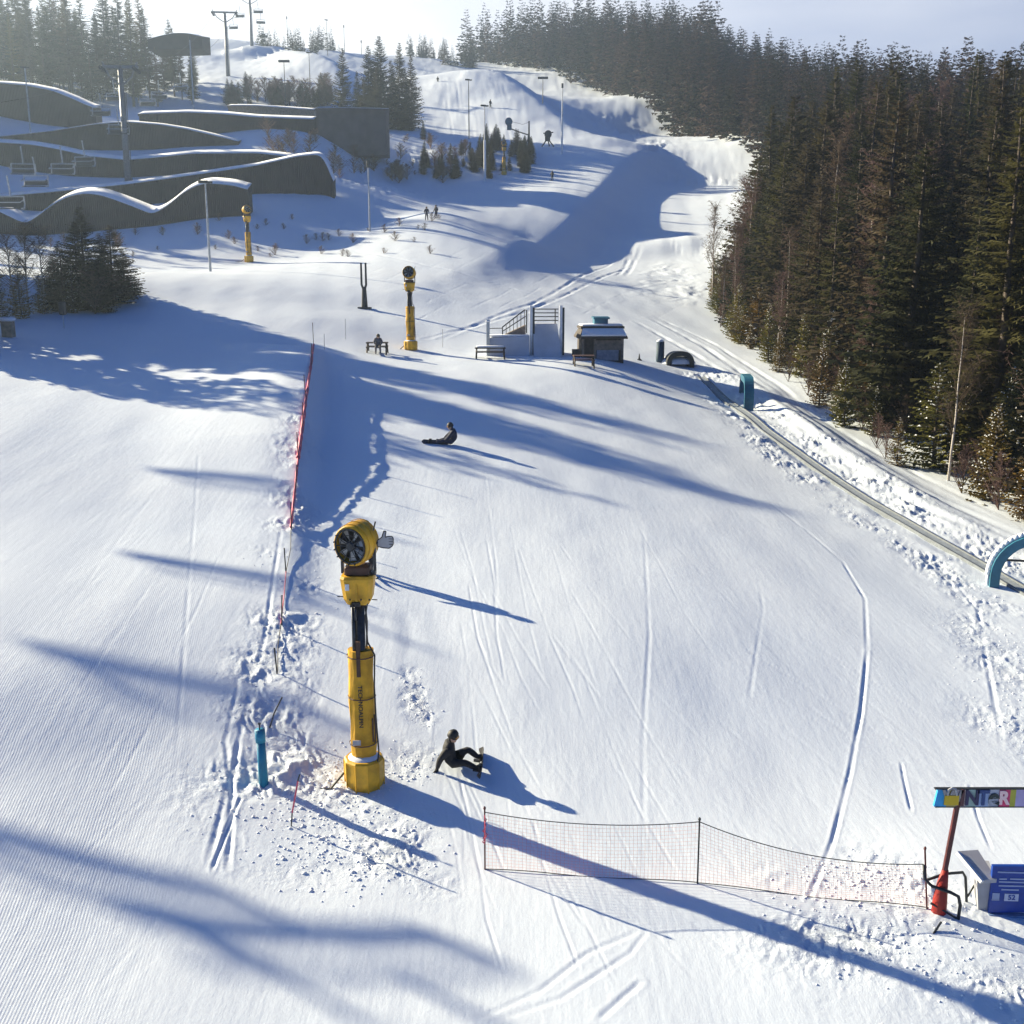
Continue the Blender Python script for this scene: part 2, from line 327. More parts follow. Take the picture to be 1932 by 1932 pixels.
# ------------------------------------------------------------------ ground sheet (fine near the viewer, coarse far)
_d = (FENCE[0]-FENCE[1]); _d = _d/np.hypot(*_d)
_e = FENCE[-1]-FENCE[-2]; _e = _e/np.hypot(*_e)
LANE = np.vstack([FENCE[0]+_d*np.array([1,1])*30+np.array([-1.5,0]), FENCE[0]+_d*6, FENCE, FENCE[-1]+_e*60, FENCE[-1]+_e*60+np.array([40,400])])
def build_ground():
    an = np.concatenate([np.linspace(-180, -60, 30, endpoint=False), np.linspace(-60, -29, 80, endpoint=False), np.linspace(-29, 29, 900, endpoint=False), np.linspace(29, 60, 80, endpoint=False), np.linspace(60, 180, 31)])
    rr = [0.5, 2, 4, 6, 8, 10, 11.5]
    while rr[-1] < 160: rr.append(rr[-1] * 1.0036)
    while rr[-1] < 1100: rr.append(rr[-1] * 1.011)
    rr = np.array(rr); na, nr = len(an), len(rr)
    aa, r2 = np.meshgrid(np.radians(an), rr); x = np.sin(aa) * r2; y = np.cos(aa) * r2
    xf, yf = x.ravel(), y.ravel(); z = terr(xf, yf); z, rough = detail(xf, yf, z)
    z = np.where(r2.ravel() > 600, z - (r2.ravel() - 600) * .12, z)
    lane, _ = sdist(LANE, xf, yf)
    groom = np.clip((-lane - 1.2) / 2, 0, 1) * np.clip((50 - yf) / 30, 0, 1) + .12 * np.clip((lane - 5) / 3, 0, 1) * np.clip((30 - yf) / 8, 0, 1)
    groom *= (1 - rough)
    co = np.stack([xf, yf, z], 1)
    i = np.arange((nr - 1) * (na - 1)); a = (i // (na - 1)) * na + i % (na - 1)
    f = np.stack([a, a + 1, a + na + 1, a + na], 1)[:, ::-1]
    me = bpy.data.meshes.new("ground"); me.vertices.add(len(co)); me.vertices.foreach_set("co", co.ravel())
    me.loops.add(f.size); me.loops.foreach_set("vertex_index", f.ravel().astype(np.int32))
    me.polygons.add(len(f)); me.polygons.foreach_set("loop_start", np.arange(0, f.size, 4, dtype=np.int32))
    me.polygons.foreach_set("loop_total", np.full(len(f), 4, dtype=np.int32)); me.update(calc_edges=True)
    me.polygons.foreach_set("use_smooth", np.ones(len(f), dtype=bool))
    for nm, ar in (("lane", lane), ("groom", groom), ("rough", rough)):
        at = me.attributes.new(nm, 'FLOAT', 'POINT'); at.data.foreach_set("value", ar.astype(np.float32))
    me.materials.append(SNOWG); o = bpy.data.objects.new("ground", me); COL.objects.link(o); o["kind"] = "structure"
    return o, float(z.min()), float(z.max())
GROUND, ZMIN, ZMAX = build_ground()

# ------------------------------------------------------------------ mesh builder
class MB:
    def __init__(s): s.v = []; s.f = []; s.mi = []; s.m = 0
    def add(s, vs, fs):
        o = len(s.v); s.v += [tuple(q) for q in vs]; s.f += [tuple(i + o for i in f) for f in fs]; s.mi += [s.m] * len(fs); return s
    def box(s, c, d, rz=0, taper=1.0, bev=0, rx=0):
        c = Vector(c); hx, hy, hz = d[0]/2, d[1]/2, d[2]/2; rot = Matrix.Rotation(rz, 3, 'Z') @ Matrix.Rotation(rx, 3, 'X')
        if bev <= 0:
            vs = [Vector((sx*hx*(taper if sz > 0 else 1), sy*hy*(taper if sz > 0 else 1), sz*hz)) for sz in (-1,1) for sx, sy in ((-1,-1),(1,-1),(1,1),(-1,1))]
            return s.add([c + rot @ q for q in vs], [(0,3,2,1),(4,5,6,7),(0,1,5,4),(1,2,6,5),(2,3,7,6),(3,0,4,7)])
        b = bev; ring = [(-hx+b,-hy),(hx-b,-hy),(hx,-hy+b),(hx,hy-b),(hx-b,hy),(-hx+b,hy),(-hx,hy-b),(-hx,-hy+b)]
        rows = [(-hz, .0), (-hz+b, b), (hz-b, b), (hz, 0)]
        vs = []
        for zz, k in rows:
            q = 1 if k else (1 - b/max(hx,hy)); tp = taper if zz > 0 else 1
            vs += [c + rot @ Vector((x*q*tp, y*q*tp, zz)) for x, y in ring]
        fs = [tuple(range(7,-1,-1)), tuple(range(24,32))]
        for r in range(3): fs += [(r*8+i, r*8+(i+1)%8, r*8+8+(i+1)%8, r*8+8+i) for i in range(8)]
        return s.add(vs, fs)
    def tube(s, path, rad, n=6, cap=True):
        path = [Vector(p) for p in path]; k = len(path)
        if not hasattr(rad, '__len__'): rad = [rad] * k
        vs = []; fs = []; up = None
        for i, p in enumerate(path):
            t = (path[min(i+1,k-1)] - path[max(i-1,0)]).normalized()
            if up is None: up = Vector((0,0,1)) if abs(t.z) < .9 else Vector((1,0,0))
            a = t.cross(up).normalized(); up = a.cross(t).normalized()
            vs += [p + (a*math.cos(2*math.pi*j/n) + up*math.sin(2*math.pi*j/n)) * rad[i] for j in range(n)]
        for i in range(k-1): fs += [(i*n+j, i*n+(j+1)%n, (i+1)*n+(j+1)%n, (i+1)*n+j) for j in range(n)]
        if cap: fs += [tuple(range(n-1,-1,-1)), tuple(range((k-1)*n, k*n))]
        return s.add(vs, fs)
    def lathe(s, prof, n=20, axis='Z', c=(0,0,0), closed=False):
        c = Vector(c); vs = []; fs = []
        for r, h in prof:
            for j in range(n):
                a = 2*math.pi*j/n; q = (r*math.cos(a), r*math.sin(a), h) if axis == 'Z' else (r*math.cos(a), h, r*math.sin(a))
                vs.append(c + Vector(q))
        k = len(prof)
        for i in range(k-1):
            for j in range(n):
                q = (i*n+j, i*n+(j+1)%n, (i+1)*n+(j+1)%n, (i+1)*n+j); fs.append(q if axis == 'Z' else q[::-1])
        if closed: fs += [tuple(range(n-1,-1,-1)), tuple(range((k-1)*n, k*n))]
        return s.add(vs, fs)
    def prism(s, poly, y0, y1):          # polygon in x,z extruded in y
        n = len(poly); vs = [(x, y0, z) for x, z in poly] + [(x, y1, z) for x, z in poly]
        return s.add(vs, [tuple(range(n)), tuple(range(2*n-1, n-1, -1))] + [(i, n+i, n+(i+1)%n, (i+1)%n) for i in range(n)])
    def mesh(s, name, mats, smooth=False):
        me = bpy.data.meshes.new(name); me.from_pydata(s.v, [], s.f)
        for m in (mats if isinstance(mats, (list, tuple)) else [mats]): me.materials.append(m)
        if any(s.mi): me.polygons.foreach_set("material_index", s.mi)
        if smooth: me.polygons.foreach_set("use_smooth", [True]*len(me.polygons))
        me.update(); return me
    def obj(s, name, mats, parent=None, smooth=False, loc=None):
        o = bpy.data.objects.new(name, s.mesh(name, mats, smooth)); COL.objects.link(o)
        if parent: o.parent = parent
        if loc is not None: o.location = loc
        return o
def tag(o, label=None, cat=None, group=None, kind=None):
    if label: o["label"] = label
    if cat: o["category"] = cat
    if group: o["group"] = group
    if kind: o["kind"] = kind
    return o
def empty(name, loc, rz=0, label=None, cat=None, group=None):
    o = bpy.data.objects.new(name, None); COL.objects.link(o); o.location = loc; o.rotation_euler = (0,0,rz); o.empty_display_size = .3
    return tag(o, label, cat, group)
def copy_tree(o, parent=None):
    c = o.copy(); COL.objects.link(c); c.parent = parent
    for ch in list(o.children): copy_tree(ch, c)
    return c
def place_copy(proto, loc, rz=0, sc=None, label=None, group=None, cat=None):
    c = copy_tree(proto); c.location = loc; c.rotation_euler = (0,0,rz)
    if sc is not None: c.scale = (sc,sc,sc) if not hasattr(sc, '__len__') else sc
    tag(c, label, cat, group); return c
def textmesh(txt, size, ext=.004, bold=0):
    cu = bpy.data.curves.new("t", 'FONT'); cu.body = txt; cu.size = size; cu.extrude = ext; cu.offset = bold
    cu.align_x = 'CENTER'; cu.align_y = 'CENTER'
    o = bpy.data.objects.new("t", cu); COL.objects.link(o); dg = bpy.context.evaluated_depsgraph_get()
    me = bpy.data.meshes.new_from_object(o.evaluated_get(dg)); bpy.data.objects.remove(o); return me
def textobj(name, txt, size, mat, parent, M4, bold=0, ext=.004):
    me = textmesh(txt, size, ext, bold); me.materials.clear(); me.materials.append(mat); me.transform(M4)
    o = bpy.data.objects.new(name, me); COL.objects.link(o); o.parent = parent; return o
RX90 = Matrix.Rotation(R(90), 4, 'X')

# ------------------------------------------------------------------ snow guns
def make_gun():
    g = empty("snow_gun", (0,0,0), 0)
    m = MB(); m.lathe([(.40,-.5),(.43,-.2),(.46,.0),(.50,.18),(.50,.62),(.46,.66),(.40,.66),(.38,.55)], 10)
    for a in range(10): m.tube([(.49*math.cos(a*.628+.02), .49*math.sin(a*.628+.02), -.05),(.50*math.cos(a*.628+.02), .50*math.sin(a*.628+.02), .6)], .018, 4)
    m.obj("base_collar", YEL, g)
    m = MB(); m.lathe([(.02,.72),(.2,.74),(.34,.70),(.43,.63),(.44,.56)], 18); m.obj("snow_cap", SNW, g, True)
    prof = [(-.30,.62),(-.33,1.0),(-.31,1.5),(-.33,2.0),(-.30,2.6),(-.32,3.2)]
    m = MB()
    vs = []; n = 12
    for k, (rr, z) in enumerate(prof):
        for j in range(n):
            a = 2*math.pi*j/n; q = abs(rr) * (1.0 + .05*math.sin(3*a+k*1.3)); vs.append((q*math.cos(a), q*math.sin(a)*.8, z))
    fs = [(i*n+j, i*n+(j+1)%n, (i+1)*n+(j+1)%n, (i+1)*n+j) for i in range(len(prof)-1) for j in range(n)] + [tuple(range((len(prof)-1)*n, len(prof)*n))]
    m.add(vs, fs); pad = m.obj("tower_pad", YPAD, g)
    textobj("lettering", "TECHNOALPIN", .145, BLK, pad, Matrix.Translation((0,-.295,1.95)) @ Matrix.Rotation(R(90),4,'Y') @ RX90, .003)
    m = MB(); m.box((-.02,-.265,2.92), (.09,.06,.56)); m.box((-.02,-.25,3.3),(.10,.12,.3)); m.obj("guide_slot", BRN, g)
    m = MB(); m.box((.27,-.10,1.35),(.03,.16,.55)); m.tube([(.31,-.1,1.0),(.33,-.12,1.3),(.31,-.1,1.7)], .02, 5); m.obj("side_hatch", BRN, g)
    m = MB(); m.lathe([(.13,.6),(.13,4.35)], 12, closed=True); m.tube([(-.13,-.12,2.6),(-.13,-.12,4.2)], .05, 8); m.tube([(-.07,-.15,3.9),(-.07,-.15,4.2)], .035, 8)
    m.tube([(.13,.1,2.9),(.16,.14,3.8),(.12,.1,4.3)], .025, 6); m.obj("mast", STL, g, True)
    m = MB()
    def ring(rw, rd, z, c): return [(-rw+c,-rd,z),(rw-c,-rd,z),(rw,-rd+c,z),(rw,rd-c,z),(rw-c,rd,z),(-rw+c,rd,z),(-rw,rd-c,z),(-rw,-rd+c,z)]
    rows = ring(.26,.24,4.27,.08)+ring(.34,.30,4.40,.10)+ring(.40,.36,4.86,.10)+ring(.38,.34,4.92,.10)
    m.add(rows, [tuple(range(7,-1,-1)), tuple(range(24,32))] + [(r*8+i, r*8+(i+1)%8, r*8+8+(i+1)%8, r*8+8+i) for r in range(3) for i in range(8)])
    m.box((0,-.345,4.62),(.05,.05,.46), rx=R(-7))
    box = m.obj("control_box", YEL, g)
    m = MB(); m.box((-.03,-.26,4.30),(.20,.14,.10)); m.box((-.12,-.30,4.27),(.1,.1,.04))
    m.obj("bracket", BLK, box)
    for x in (-.16,.10,.30): m = MB(); m.tube([(x,-.33,4.42),(x,-.36,4.42)], .022, 6); m.obj("bolt", BLK, box)
    for q_ in ([(-.33,-.1,4.43),(-.50,-.12,4.43)],[(.33,-.1,4.36),(.46,-.12,4.36)]): m = MB(); m.tube(q_, .012, 5); m.obj("side_pin", BLK, box)
    m = MB(); m.tube([(.36,-.25,.55),(.42,-.30,.9),(.36,-.18,1.6),(.34,-.2,2.4),(.36,-.12,3.1),(.20,-.14,3.4),(.17,-.18,4.0),(.24,-.2,4.35)], .022, 6); m.tube([(-.50,-.1,.3),(-.8,-.35,.02),(-1.5,-.3,-.03),(-2.1,.1,-.05)], .03, 6); m.obj("hose", BLK, g)
    m = MB(); m.box((-.22,-.372,4.70),(.10,.012,.14), rx=R(-7)); m.obj("warning_label", WHT, box)
    m = MB(); m.box((-.12,-.30,1.1),(.20,.02,.12)); m.obj("type_plate", GRY, g)
    for z in (1.0,2.1,3.05): m = MB(); m.lathe([(.345,z),(.352,z+.015),(.345,z+.03)], 12); m.obj("pad_strap", BRN, g)
    m = MB(); m.box((0,0,5.02),(.60,.50,.20), bev=.03); m.obj("swivel_block", BRN, g)
    m = MB(); m.box((.40,.0,5.28),(.05,.20,.75)); m.box((.36,0,4.95),(.12,.22,.06)); m.tube([(.42,-.06,5.0),(.42,-.06,5.6)], .025, 6)
    m.tube([(.40,-.1,5.9),(.46,-.16,6.1)], .02, 5); m.obj("yoke", STL, g)
    m = MB(); m.box((-.36,0,5.2),(.05,.20,.5)); m.obj("yoke_arm", STL, g)
    b = empty("barrel", (0,0,5.62)); b.parent = g; b.scale = (1.04,.64,1.04)
    m = MB(); m.lathe([(.375,-.52),(.40,-.56),(.425,-.52),(.435,-.30),(.44,.1),(.42,.42),(.36,.56),(.33,.58)], 28, 'Y'); m.lathe([(.375,-.52),(.36,-.2),(.34,.5)], 28, 'Y')
    for y in (-.36,.0,.35): m.lathe([(.44,y-.015),(.452,y-.015),(.452,y+.015),(.44,y+.015)], 28, 'Y')
    bb = m.obj("barrel_shell", YEL, b, True)
    m = MB(); m.lathe([(.0,-.30),(.15,-.28),(.365,-.26)], 24, 'Y'); m.obj("fan_back", BLK, b)
    m = MB(); m.lathe([(.385,-.55),(.385,-.60),(.35,-.60),(.35,-.55)], 24, 'Y'); m.lathe([(.001,-.60),(.08,-.62),(.11,-.56),(.11,-.42)], 16, 'Y')
    for k in range(12):
        a = k*math.pi/6; m.tube([(.10*math.cos(a),-.57,.10*math.sin(a)),(.36*math.cos(a),-.57,.36*math.sin(a))], .010, 4)
    for k in range(15):
        a = k*2*math.pi/15; m.tube([(.37*math.cos(a),-.58,.37*math.sin(a)),(.39*math.cos(a),-.66,.39*math.sin(a))], .018, 5)
    m.lathe([(.25,-.565),(.25,-.58),(.235,-.58),(.235,-.565)], 20, 'Y'); m.obj("nozzle_ring", STL, b)
    m = MB()
    for k in range(7):
        a = k*2*math.pi/7; c, s_ = math.cos(a), math.sin(a); c2, s2 = math.cos(a+.45), math.sin(a+.45)
        m.add([(.09*c,-.42,.09*s_),(.34*c,-.46,.34*s_),(.34*c2,-.36,.34*s2),(.09*c2,-.36,.09*s2)], [(0,1,2,3)])
    m.obj("fan_blades", GALV, b)
    return g
gunA = make_gun(); pA = G(688,1478); gunA.location = pA; gunA.scale = (.9,.9,1)
tag(gunA, "tall yellow fan snow gun standing nearest, with a grey hand-shaped paddle on its head", "snow gun", "yellow snow guns on the pistes")
guns = [gunA]
for (u, v, h, yaw, lab) in [(775,660,155,8,"yellow snow gun beside the picnic bench, with a dark round head"), (470,494,104,-35,"faded yellow snow gun in the blue shade in front of the wavy timber walls"),
                 (951,330,62,10,"small far yellow snow gun in front of the dark bushes")]:
    p = G(u, v); c = place_copy(gunA, p, 0, depth(p)*h/FPX/6.15, lab)
    guns.append(c)
    for ch in c.children:
        if ch.name.startswith("barrel"): ch.rotation_euler = (R(-12),0,R(-yaw))
for ch in gunA.children:
    if ch.name.startswith("barrel"): ch.rotation_euler = (R(4),0,R(-20))
    if ch.name.startswith("yoke"): ch.scale = (1.02,1,1)
# hand paddle
hp = empty("hand_paddle", (.44,-.02,5.63)); hp.parent = gunA
m = MB(); m.tube([(-.06,0,0),(.06,0,-.03)], .035, 6); m.obj("paddle_arm", BLK, hp)
hand = [(.05,-.10),(.05,.03),(.16,.10),(.21,.24),(.26,.23),(.235,.10),(.30,.115),(.40,.12),(.43,.07),(.425,.02),(.43,-.04),(.39,-.10),(.32,-.14),(.18,-.13)]
m = MB(); m.prism(hand, -.012, .012); m.obj("paddle_board", GRY, hp)
m = MB()
for i in range(len(hand)):
    a, b_ = hand[i], hand[(i+1)%len(hand)]; m.tube([(a[0],0,a[1]),(b_[0],0,b_[1])], .016, 5)
for z in (.07,.01,-.05): m.tube([(.32,-.014,z),(.42,-.014,z-.005)], .006, 4)
m.obj("paddle_outline", BLK, hp)

# swivel-arm gun on post and wheeled gun, far up
pp = G(998,278); s_ = depth(pp)/FPX
g = empty("snow_gun_boom", pp, 0, "dark snow gun held out on a long arm from a post above the bushes", "snow gun")
m = MB(); m.tube([(0,0,-.5),(0,0,47*s_)], [.25,.14], 8); m.tube([(-3*s_,0,10*s_),(0,0,30*s_)], .12); m.obj("post", DKM, g)
m = MB(); m.tube([(0,0,22*s_),(-20*s_,0,28*s_),(-36*s_,0,34*s_)], .13); m.tube([(0,0,45*s_),(-12*s_,0,41*s_),(-32*s_,0,46*s_)], .03, 4); m.obj("arm", DKM, g)
m = MB(); m.lathe([(.35,-.7),(.75,-.6),(.8,.2),(.6,.7)], 14, 'Y', (-38*s_,0,46*s_), True); m.box((-37*s_,0,36*s_),(1.0,.9,1.1), bev=.12); m.obj("gun_head", TEAL, g)
pp = G(1033,277); s_ = depth(pp)/FPX
g = empty("wheeled_snow_gun", pp, 0, "dark snow gun on splayed legs right of the far bushes", "snow gun")
m = MB(); [m.tube([(0,0,1.7),(x,y,0)], .14) for x, y in ((-1.2,-.4),(1.3,-.4),(.5,.9))]; m.obj("legs", DKM, g)
m = MB(); m.box((0,0,1.6),(1.1,.8,.9), bev=.1); m.obj("body", DKM, g)
m = MB(); m.lathe([(.45,-.8),(.75,-.7),(.78,.3),(.55,.8)], 14, 'Y', (.1,0,2.5), True); m.tube([(-.9,0,2.7),(1.2,0,2.9)], .13); m.obj("barrel", DKM, g)

# ------------------------------------------------------------------ people
def skin(name, J, E, parent, mat, sub=1):
    keys = list(J); me = bpy.data.meshes.new(name); me.from_pydata([J[k][0] for k in keys], [(keys.index(a), keys.index(b)) for a, b in E], [])
    o = bpy.data.objects.new(name, me); COL.objects.link(o); md = o.modifiers.new("s", 'SKIN'); md.use_smooth_shade = True
    for i, k in enumerate(keys):
        r = J[k][1]; me.skin_vertices[0].data[i].radius = (r, r) if not isinstance(r, tuple) else r
        me.skin_vertices[0].data[i].use_root = (i == 0)
    if sub: sm = o.modifiers.new("u", 'SUBSURF'); sm.levels = sub; sm.render_levels = sub
    dg = bpy.context.evaluated_depsgraph_get(); nm = bpy.data.meshes.new_from_object(o.evaluated_get(dg))
    o.modifiers.clear(); o.data = nm; nm.materials.clear(); nm.materials.append(mat); o.parent = parent; return o
E0 = [("pel","sp"),("sp","ch"),("ch","nk"),("nk","hd"),("hd","ht"),("ch","sl"),("sl","el"),("el","hl"),("ch","sr"),("sr","er"),("er","hr"),
      ("pel","kl0"),("kl0","kl"),("kl","fl"),("fl","tl"),("pel","kr0"),("kr0","kr"),("kr","fr"),("fr","tr")]
RD = dict(pel=.18, sp=.18, ch=.20, nk=.075, hd=.10, ht=.07, sl=.115, el=.08, hl=.05, sr=.115, er=.08, hr=.045, kl0=.12, kl=.085, fl=.065, tl=.055, kr0=.12, kr=.085, fr=.065, tr=.055)
def person(loc, rz, P, suit, label, sc=1, group=None, helmet=BLK):
    g = empty("person", loc, rz, label, "person", group)
    g.scale = (sc,)*3
    skin("body", {k: (P[k], RD[k]) for k in RD}, E0, g, suit)
    hd = Vector(P["hd"]); ht = Vector(P["ht"]); ax = (ht - hd).normalized(); fw = Vector(P.get("face", (0,-1,0))).normalized()
    m = MB(); m.lathe([(.001,.155),(.06,.145),(.11,.10),(.130,.04),(.130,-.02),(.118,-.04)], 14); o = m.obj("helmet", helmet, g, True)
    o.location = hd + ax*.02; o.rotation_euler = ax.to_track_quat('Z','Y').to_euler()
    m = MB(); m.lathe([(.001,.10),(.05,.09),(.078,.05),(.086,0),(.078,-.05),(.05,-.10),(.001,-.115)], 12); o = m.obj("face", SKINM, g, True); o.location = hd + fw*.035 - ax*.02
    m = MB(); m.box((0,0,0),(.15,.05,.07), bev=.015); o = m.obj("goggles", LENS, g); o.location = hd + fw*.115 + ax*.01; o.rotation_euler = (0,0,math.atan2(fw.x,-fw.y)*-1 if False else math.atan2(-fw.x*-1, -fw.y))
    for hk, ek in (("hl","el"),("hr","er")):
        h = Vector(P[hk]); d = (h - Vector(P[ek])).normalized(); s1 = d.orthogonal().normalized(); m = MB()
        m.tube([h, h + d*.05, h + d*.10], [.045,.05,.042], 7)
        for k, (o_, ln) in enumerate(((-.035,.055),(-.012,.07),(.012,.065),(.034,.05))): m.tube([h + d*.09 + s1*o_, h + d*(.09+ln*.6) + s1*o_*1.1 + Vector((0,0,-.004)), h + d*(.09+ln) + s1*o_*1.1 + Vector((0,0,-.02))], [.014,.013,.010], 5)
        m.tube([h + d*.03 + s1*.04, h + d*.07 + s1*.075, h + d*.10 + s1*.08], [.016,.014,.011], 5); m.obj("glove", BLK, g, True)
    return g
SIT = dict(pel=(0,0,.15), sp=(-.03,0,.32), ch=(-.01,0,.52), nk=(.03,0,.66), hd=(.08,-.02,.78), ht=(.11,-.02,.86), sl=(-.02,.17,.56), el=(-.12,.26,.32), hl=(-.08,.30,.10),
  sr=(.02,-.17,.55), er=(-.18,-.24,.32), hr=(-.26,-.20,.05), kl0=(.10,.09,.17), kl=(.40,.14,.42), fl=(.66,.16,.20), tl=(.72,.17,.28), kr0=(.10,-.09,.15), kr=(.38,-.12,.20), fr=(.66,-.20,.10), tr=(.72,-.20,.20), face=(1,-.35,-.1))
p = G(848,1449); person(p, R(-4), SIT, SUITK, "snowboarder in black sitting on the snow right of the nearest snow gun", 1.02)
def board(loc, rz, L, tilt, mat, label, parentless=True, roll=0):
    g = empty("snowboard", loc, rz, label, "snowboard"); m = MB(); n = 12; vs = []
    for i in range(n+1):
        t = i/n*2-1; wd = .135*(1-.12*(1-t*t)); wd *= math.sqrt(max(0,1-max(0,(abs(t)-.82)/.18)**2)) if abs(t) > .82 else 1; wd = max(wd, .02)
        zz = .09*max(0,abs(t)-.8)/.2
        for sx in (-1,1): vs += [(t*L/2, sx*wd, zz),(t*L/2, sx*wd, zz+.014)]
    fs = []
    for i in range(n):
        a = i*4; b_ = a+4; fs += [(a,a+2,b_+2,b_),(a+1,b_+1,b_+3,a+3),(a,b_,b_+1,a+1),(a+2,a+3,b_+3,b_+2)]
    fs += [(0,1,3,2),(n*4,n*4+2,n*4+3,n*4+1)]; m.add(vs, fs); d = m.obj("deck", mat, g)
    m = MB(); [m.box((x,0,.05),(.20,.13,.07), bev=.02) for x in (-.27,.27)]; [m.box((x,.09,.12),(.12,.03,.16)) for x in (-.27,.27)]; b2 = m.obj("bindings", BLK, g)
    for o in (d, b2): o.rotation_euler = (roll, tilt, 0)
    return g
q = p + Vector((.77,-.05,.16)); board(q, R(90), 1.5, R(2), SUITK, "black snowboard on edge at the feet of the nearest sitting snowboarder", roll=R(-80))
MIR = {k: ((-x[0], x[1], x[2])) for k, x in SIT.items()}
MIR.update(hd=(-.12,-.02,.76), ht=(-.15,-.02,.86), nk=(-.07,0,.66), ch=(-.02,0,.50), el=(-.25,.20,.36), hl=(-.40,.18,.22), er=(-.22,-.2,.34), hr=(-.38,-.16,.2), kl=(-.36,.12,.24), kr=(-.34,-.12,.22), fl=(-.62,.16,.16), fr=(-.62,-.16,.16), tl=(-.70,.16,.24), tr=(-.70,-.16,.24))
p2 = G(856,840); person(p2, R(6), MIR, SUITB, "snowboarder in dark navy sitting at the lower edge of the wide blue shadow", 1.18)
board(p2 + Vector((-.85,-.12,.16)), R(15), 1.35, R(3), SUITB, "dark snowboard lying left of the navy-clad sitting snowboarder", roll=R(62))
STAND = dict(pel=(0,0,.92), sp=(0,-.02,1.10), ch=(0,-.03,1.32), nk=(0,-.03,1.50), hd=(0,-.05,1.62), ht=(0,-.05,1.72), sl=(-.19,-.03,1.40), el=(-.30,-.02,1.14), hl=(-.30,-.18,.98), sr=(.19,-.03,1.40), er=(.30,-.02,1.14), hr=(.30,-.18,.98),
  kl0=(-.09,0,.82), kl=(-.13,-.08,.48), fl=(-.15,.0,.09), tl=(-.15,-.14,.06), kr0=(.09,0,.82), kr=(.13,-.08,.48), fr=(.15,0,.09), tr=(.15,-.14,.06), face=(0,-1,0))
def skis(loc, rz, label):
    g = empty("ski_pair", loc, rz, label, "skis"); m = MB()
    for x in (-.15,.15): m.tube([(x,-.95,.10),(x,-.8,.03),(x,.7,.03)], [.03,.04,.04], 4)
    m.obj("skis", DKM, g); return g
def skier(u, v, rz, suit, label, sc=1.0, ski=True, slab=None):
    p = G(u, v); person(p, rz, STAND, suit, label, sc)
    if ski: skis(p, rz, slab)
skier(692,1082, R(20), SUITK, "person in black standing on the piste hidden behind the head of the nearest snow gun", 1.0, True, "dark skis under the person hidden behind the nearest snow gun")
skier(1042,341, R(-30), SUITK, "lone skier in black on the sunny strip left of the big shaded snow ridge", 1.0, True, "dark skis of the lone skier left of the big shaded ridge")
skier(826,158, R(10), SUITK, "tiny dark skier highest on the far piste right of the spruces", 1.05, True, "dark skis of the highest far skier")
skier(925,205, R(40), SUITK, "tiny dark skier above the two-tone lamp post on the upper piste", 1.2, True, "dark skis of the skier above the far lamp post")
skier(805,416, R(10), SUITB, "left one of the two people in blue walking in the shaded hollow", 1.0, False)
skier(823,413, R(-30), SUITB, "right one of the two people in blue walking in the shaded hollow", 1.0, False)

# ------------------------------------------------------------------ benches, hut, ramps on the terrace
def bench(u, v, wpx, label, rz=0, snow=False, mat=WOODD):
    p = G(u, v); s = depth(p)/FPX; Wd = wpx*s
    g = empty("picnic_bench", p, rz, label, "bench"); m = MB(); m.box((0,0,.72),(Wd,.75,.07)); m.obj("table_top", mat, g)
    for x in (-Wd*.44, Wd*.44):
        m = MB(); m.box((x,0,.66),(.09,.72,.07)); m.tube([(x,-.1,.68),(x*1.04,-.55,-.1)], .06, 4); m.tube([(x,.1,.68),(x*1.04,.55,-.1)], .06, 4); m.box((x,0,.40),(.08,1.3,.08)); m.obj("leg", WOODD, g)
    for y in (-.62,.62):
        m = MB(); m.box((0,y,.45),(Wd*.95,.25,.05)); m.obj("seat", mat, g)
    if snow:
        m = MB(); m.box((0,0,.82),(Wd*.9,.66,.12), bev=.05); m.obj("snow_cap", SNW, g, True)
    return g, p
b1, bp = bench(712,666,40, "dark picnic bench with a person sitting on it, left of the second snow gun")
BEN = dict(STAND); BEN.update(pel=(0,.0,.52), sp=(0,-.04,.70), ch=(.02,-.08,.92), nk=(.03,-.1,1.08), hd=(.04,-.14,1.2), ht=(.04,-.15,1.3), sl=(-.17,-.08,1.0), el=(-.26,-.18,.78), hl=(-.16,-.36,.66), sr=(.21,-.08,1.0), er=(.30,-.18,.78), hr=(.2,-.36,.66),
  kl0=(-.1,-.05,.5), kl=(-.14,-.45,.50), fl=(-.16,-.5,.09), tl=(-.16,-.64,.06), kr0=(.1,-.05,.5), kr=(.14,-.45,.50), fr=(.16,-.5,.09), tr=(.16,-.64,.06))
person(bp + Vector((.12,-.62,-.02)), R(8), BEN, SUITG, "person in grey sitting on the picnic bench left of the second snow gun", 1.0)
bench(1101,691,40, "reddish brown picnic bench standing in front of the small hut", R(3), mat=M("red_brown_wood",(.10,.05,.05),.8,var=.3))
bench(925,676,58, "low dark bench with lumps of snow below the lower white ramp", R(2), True)

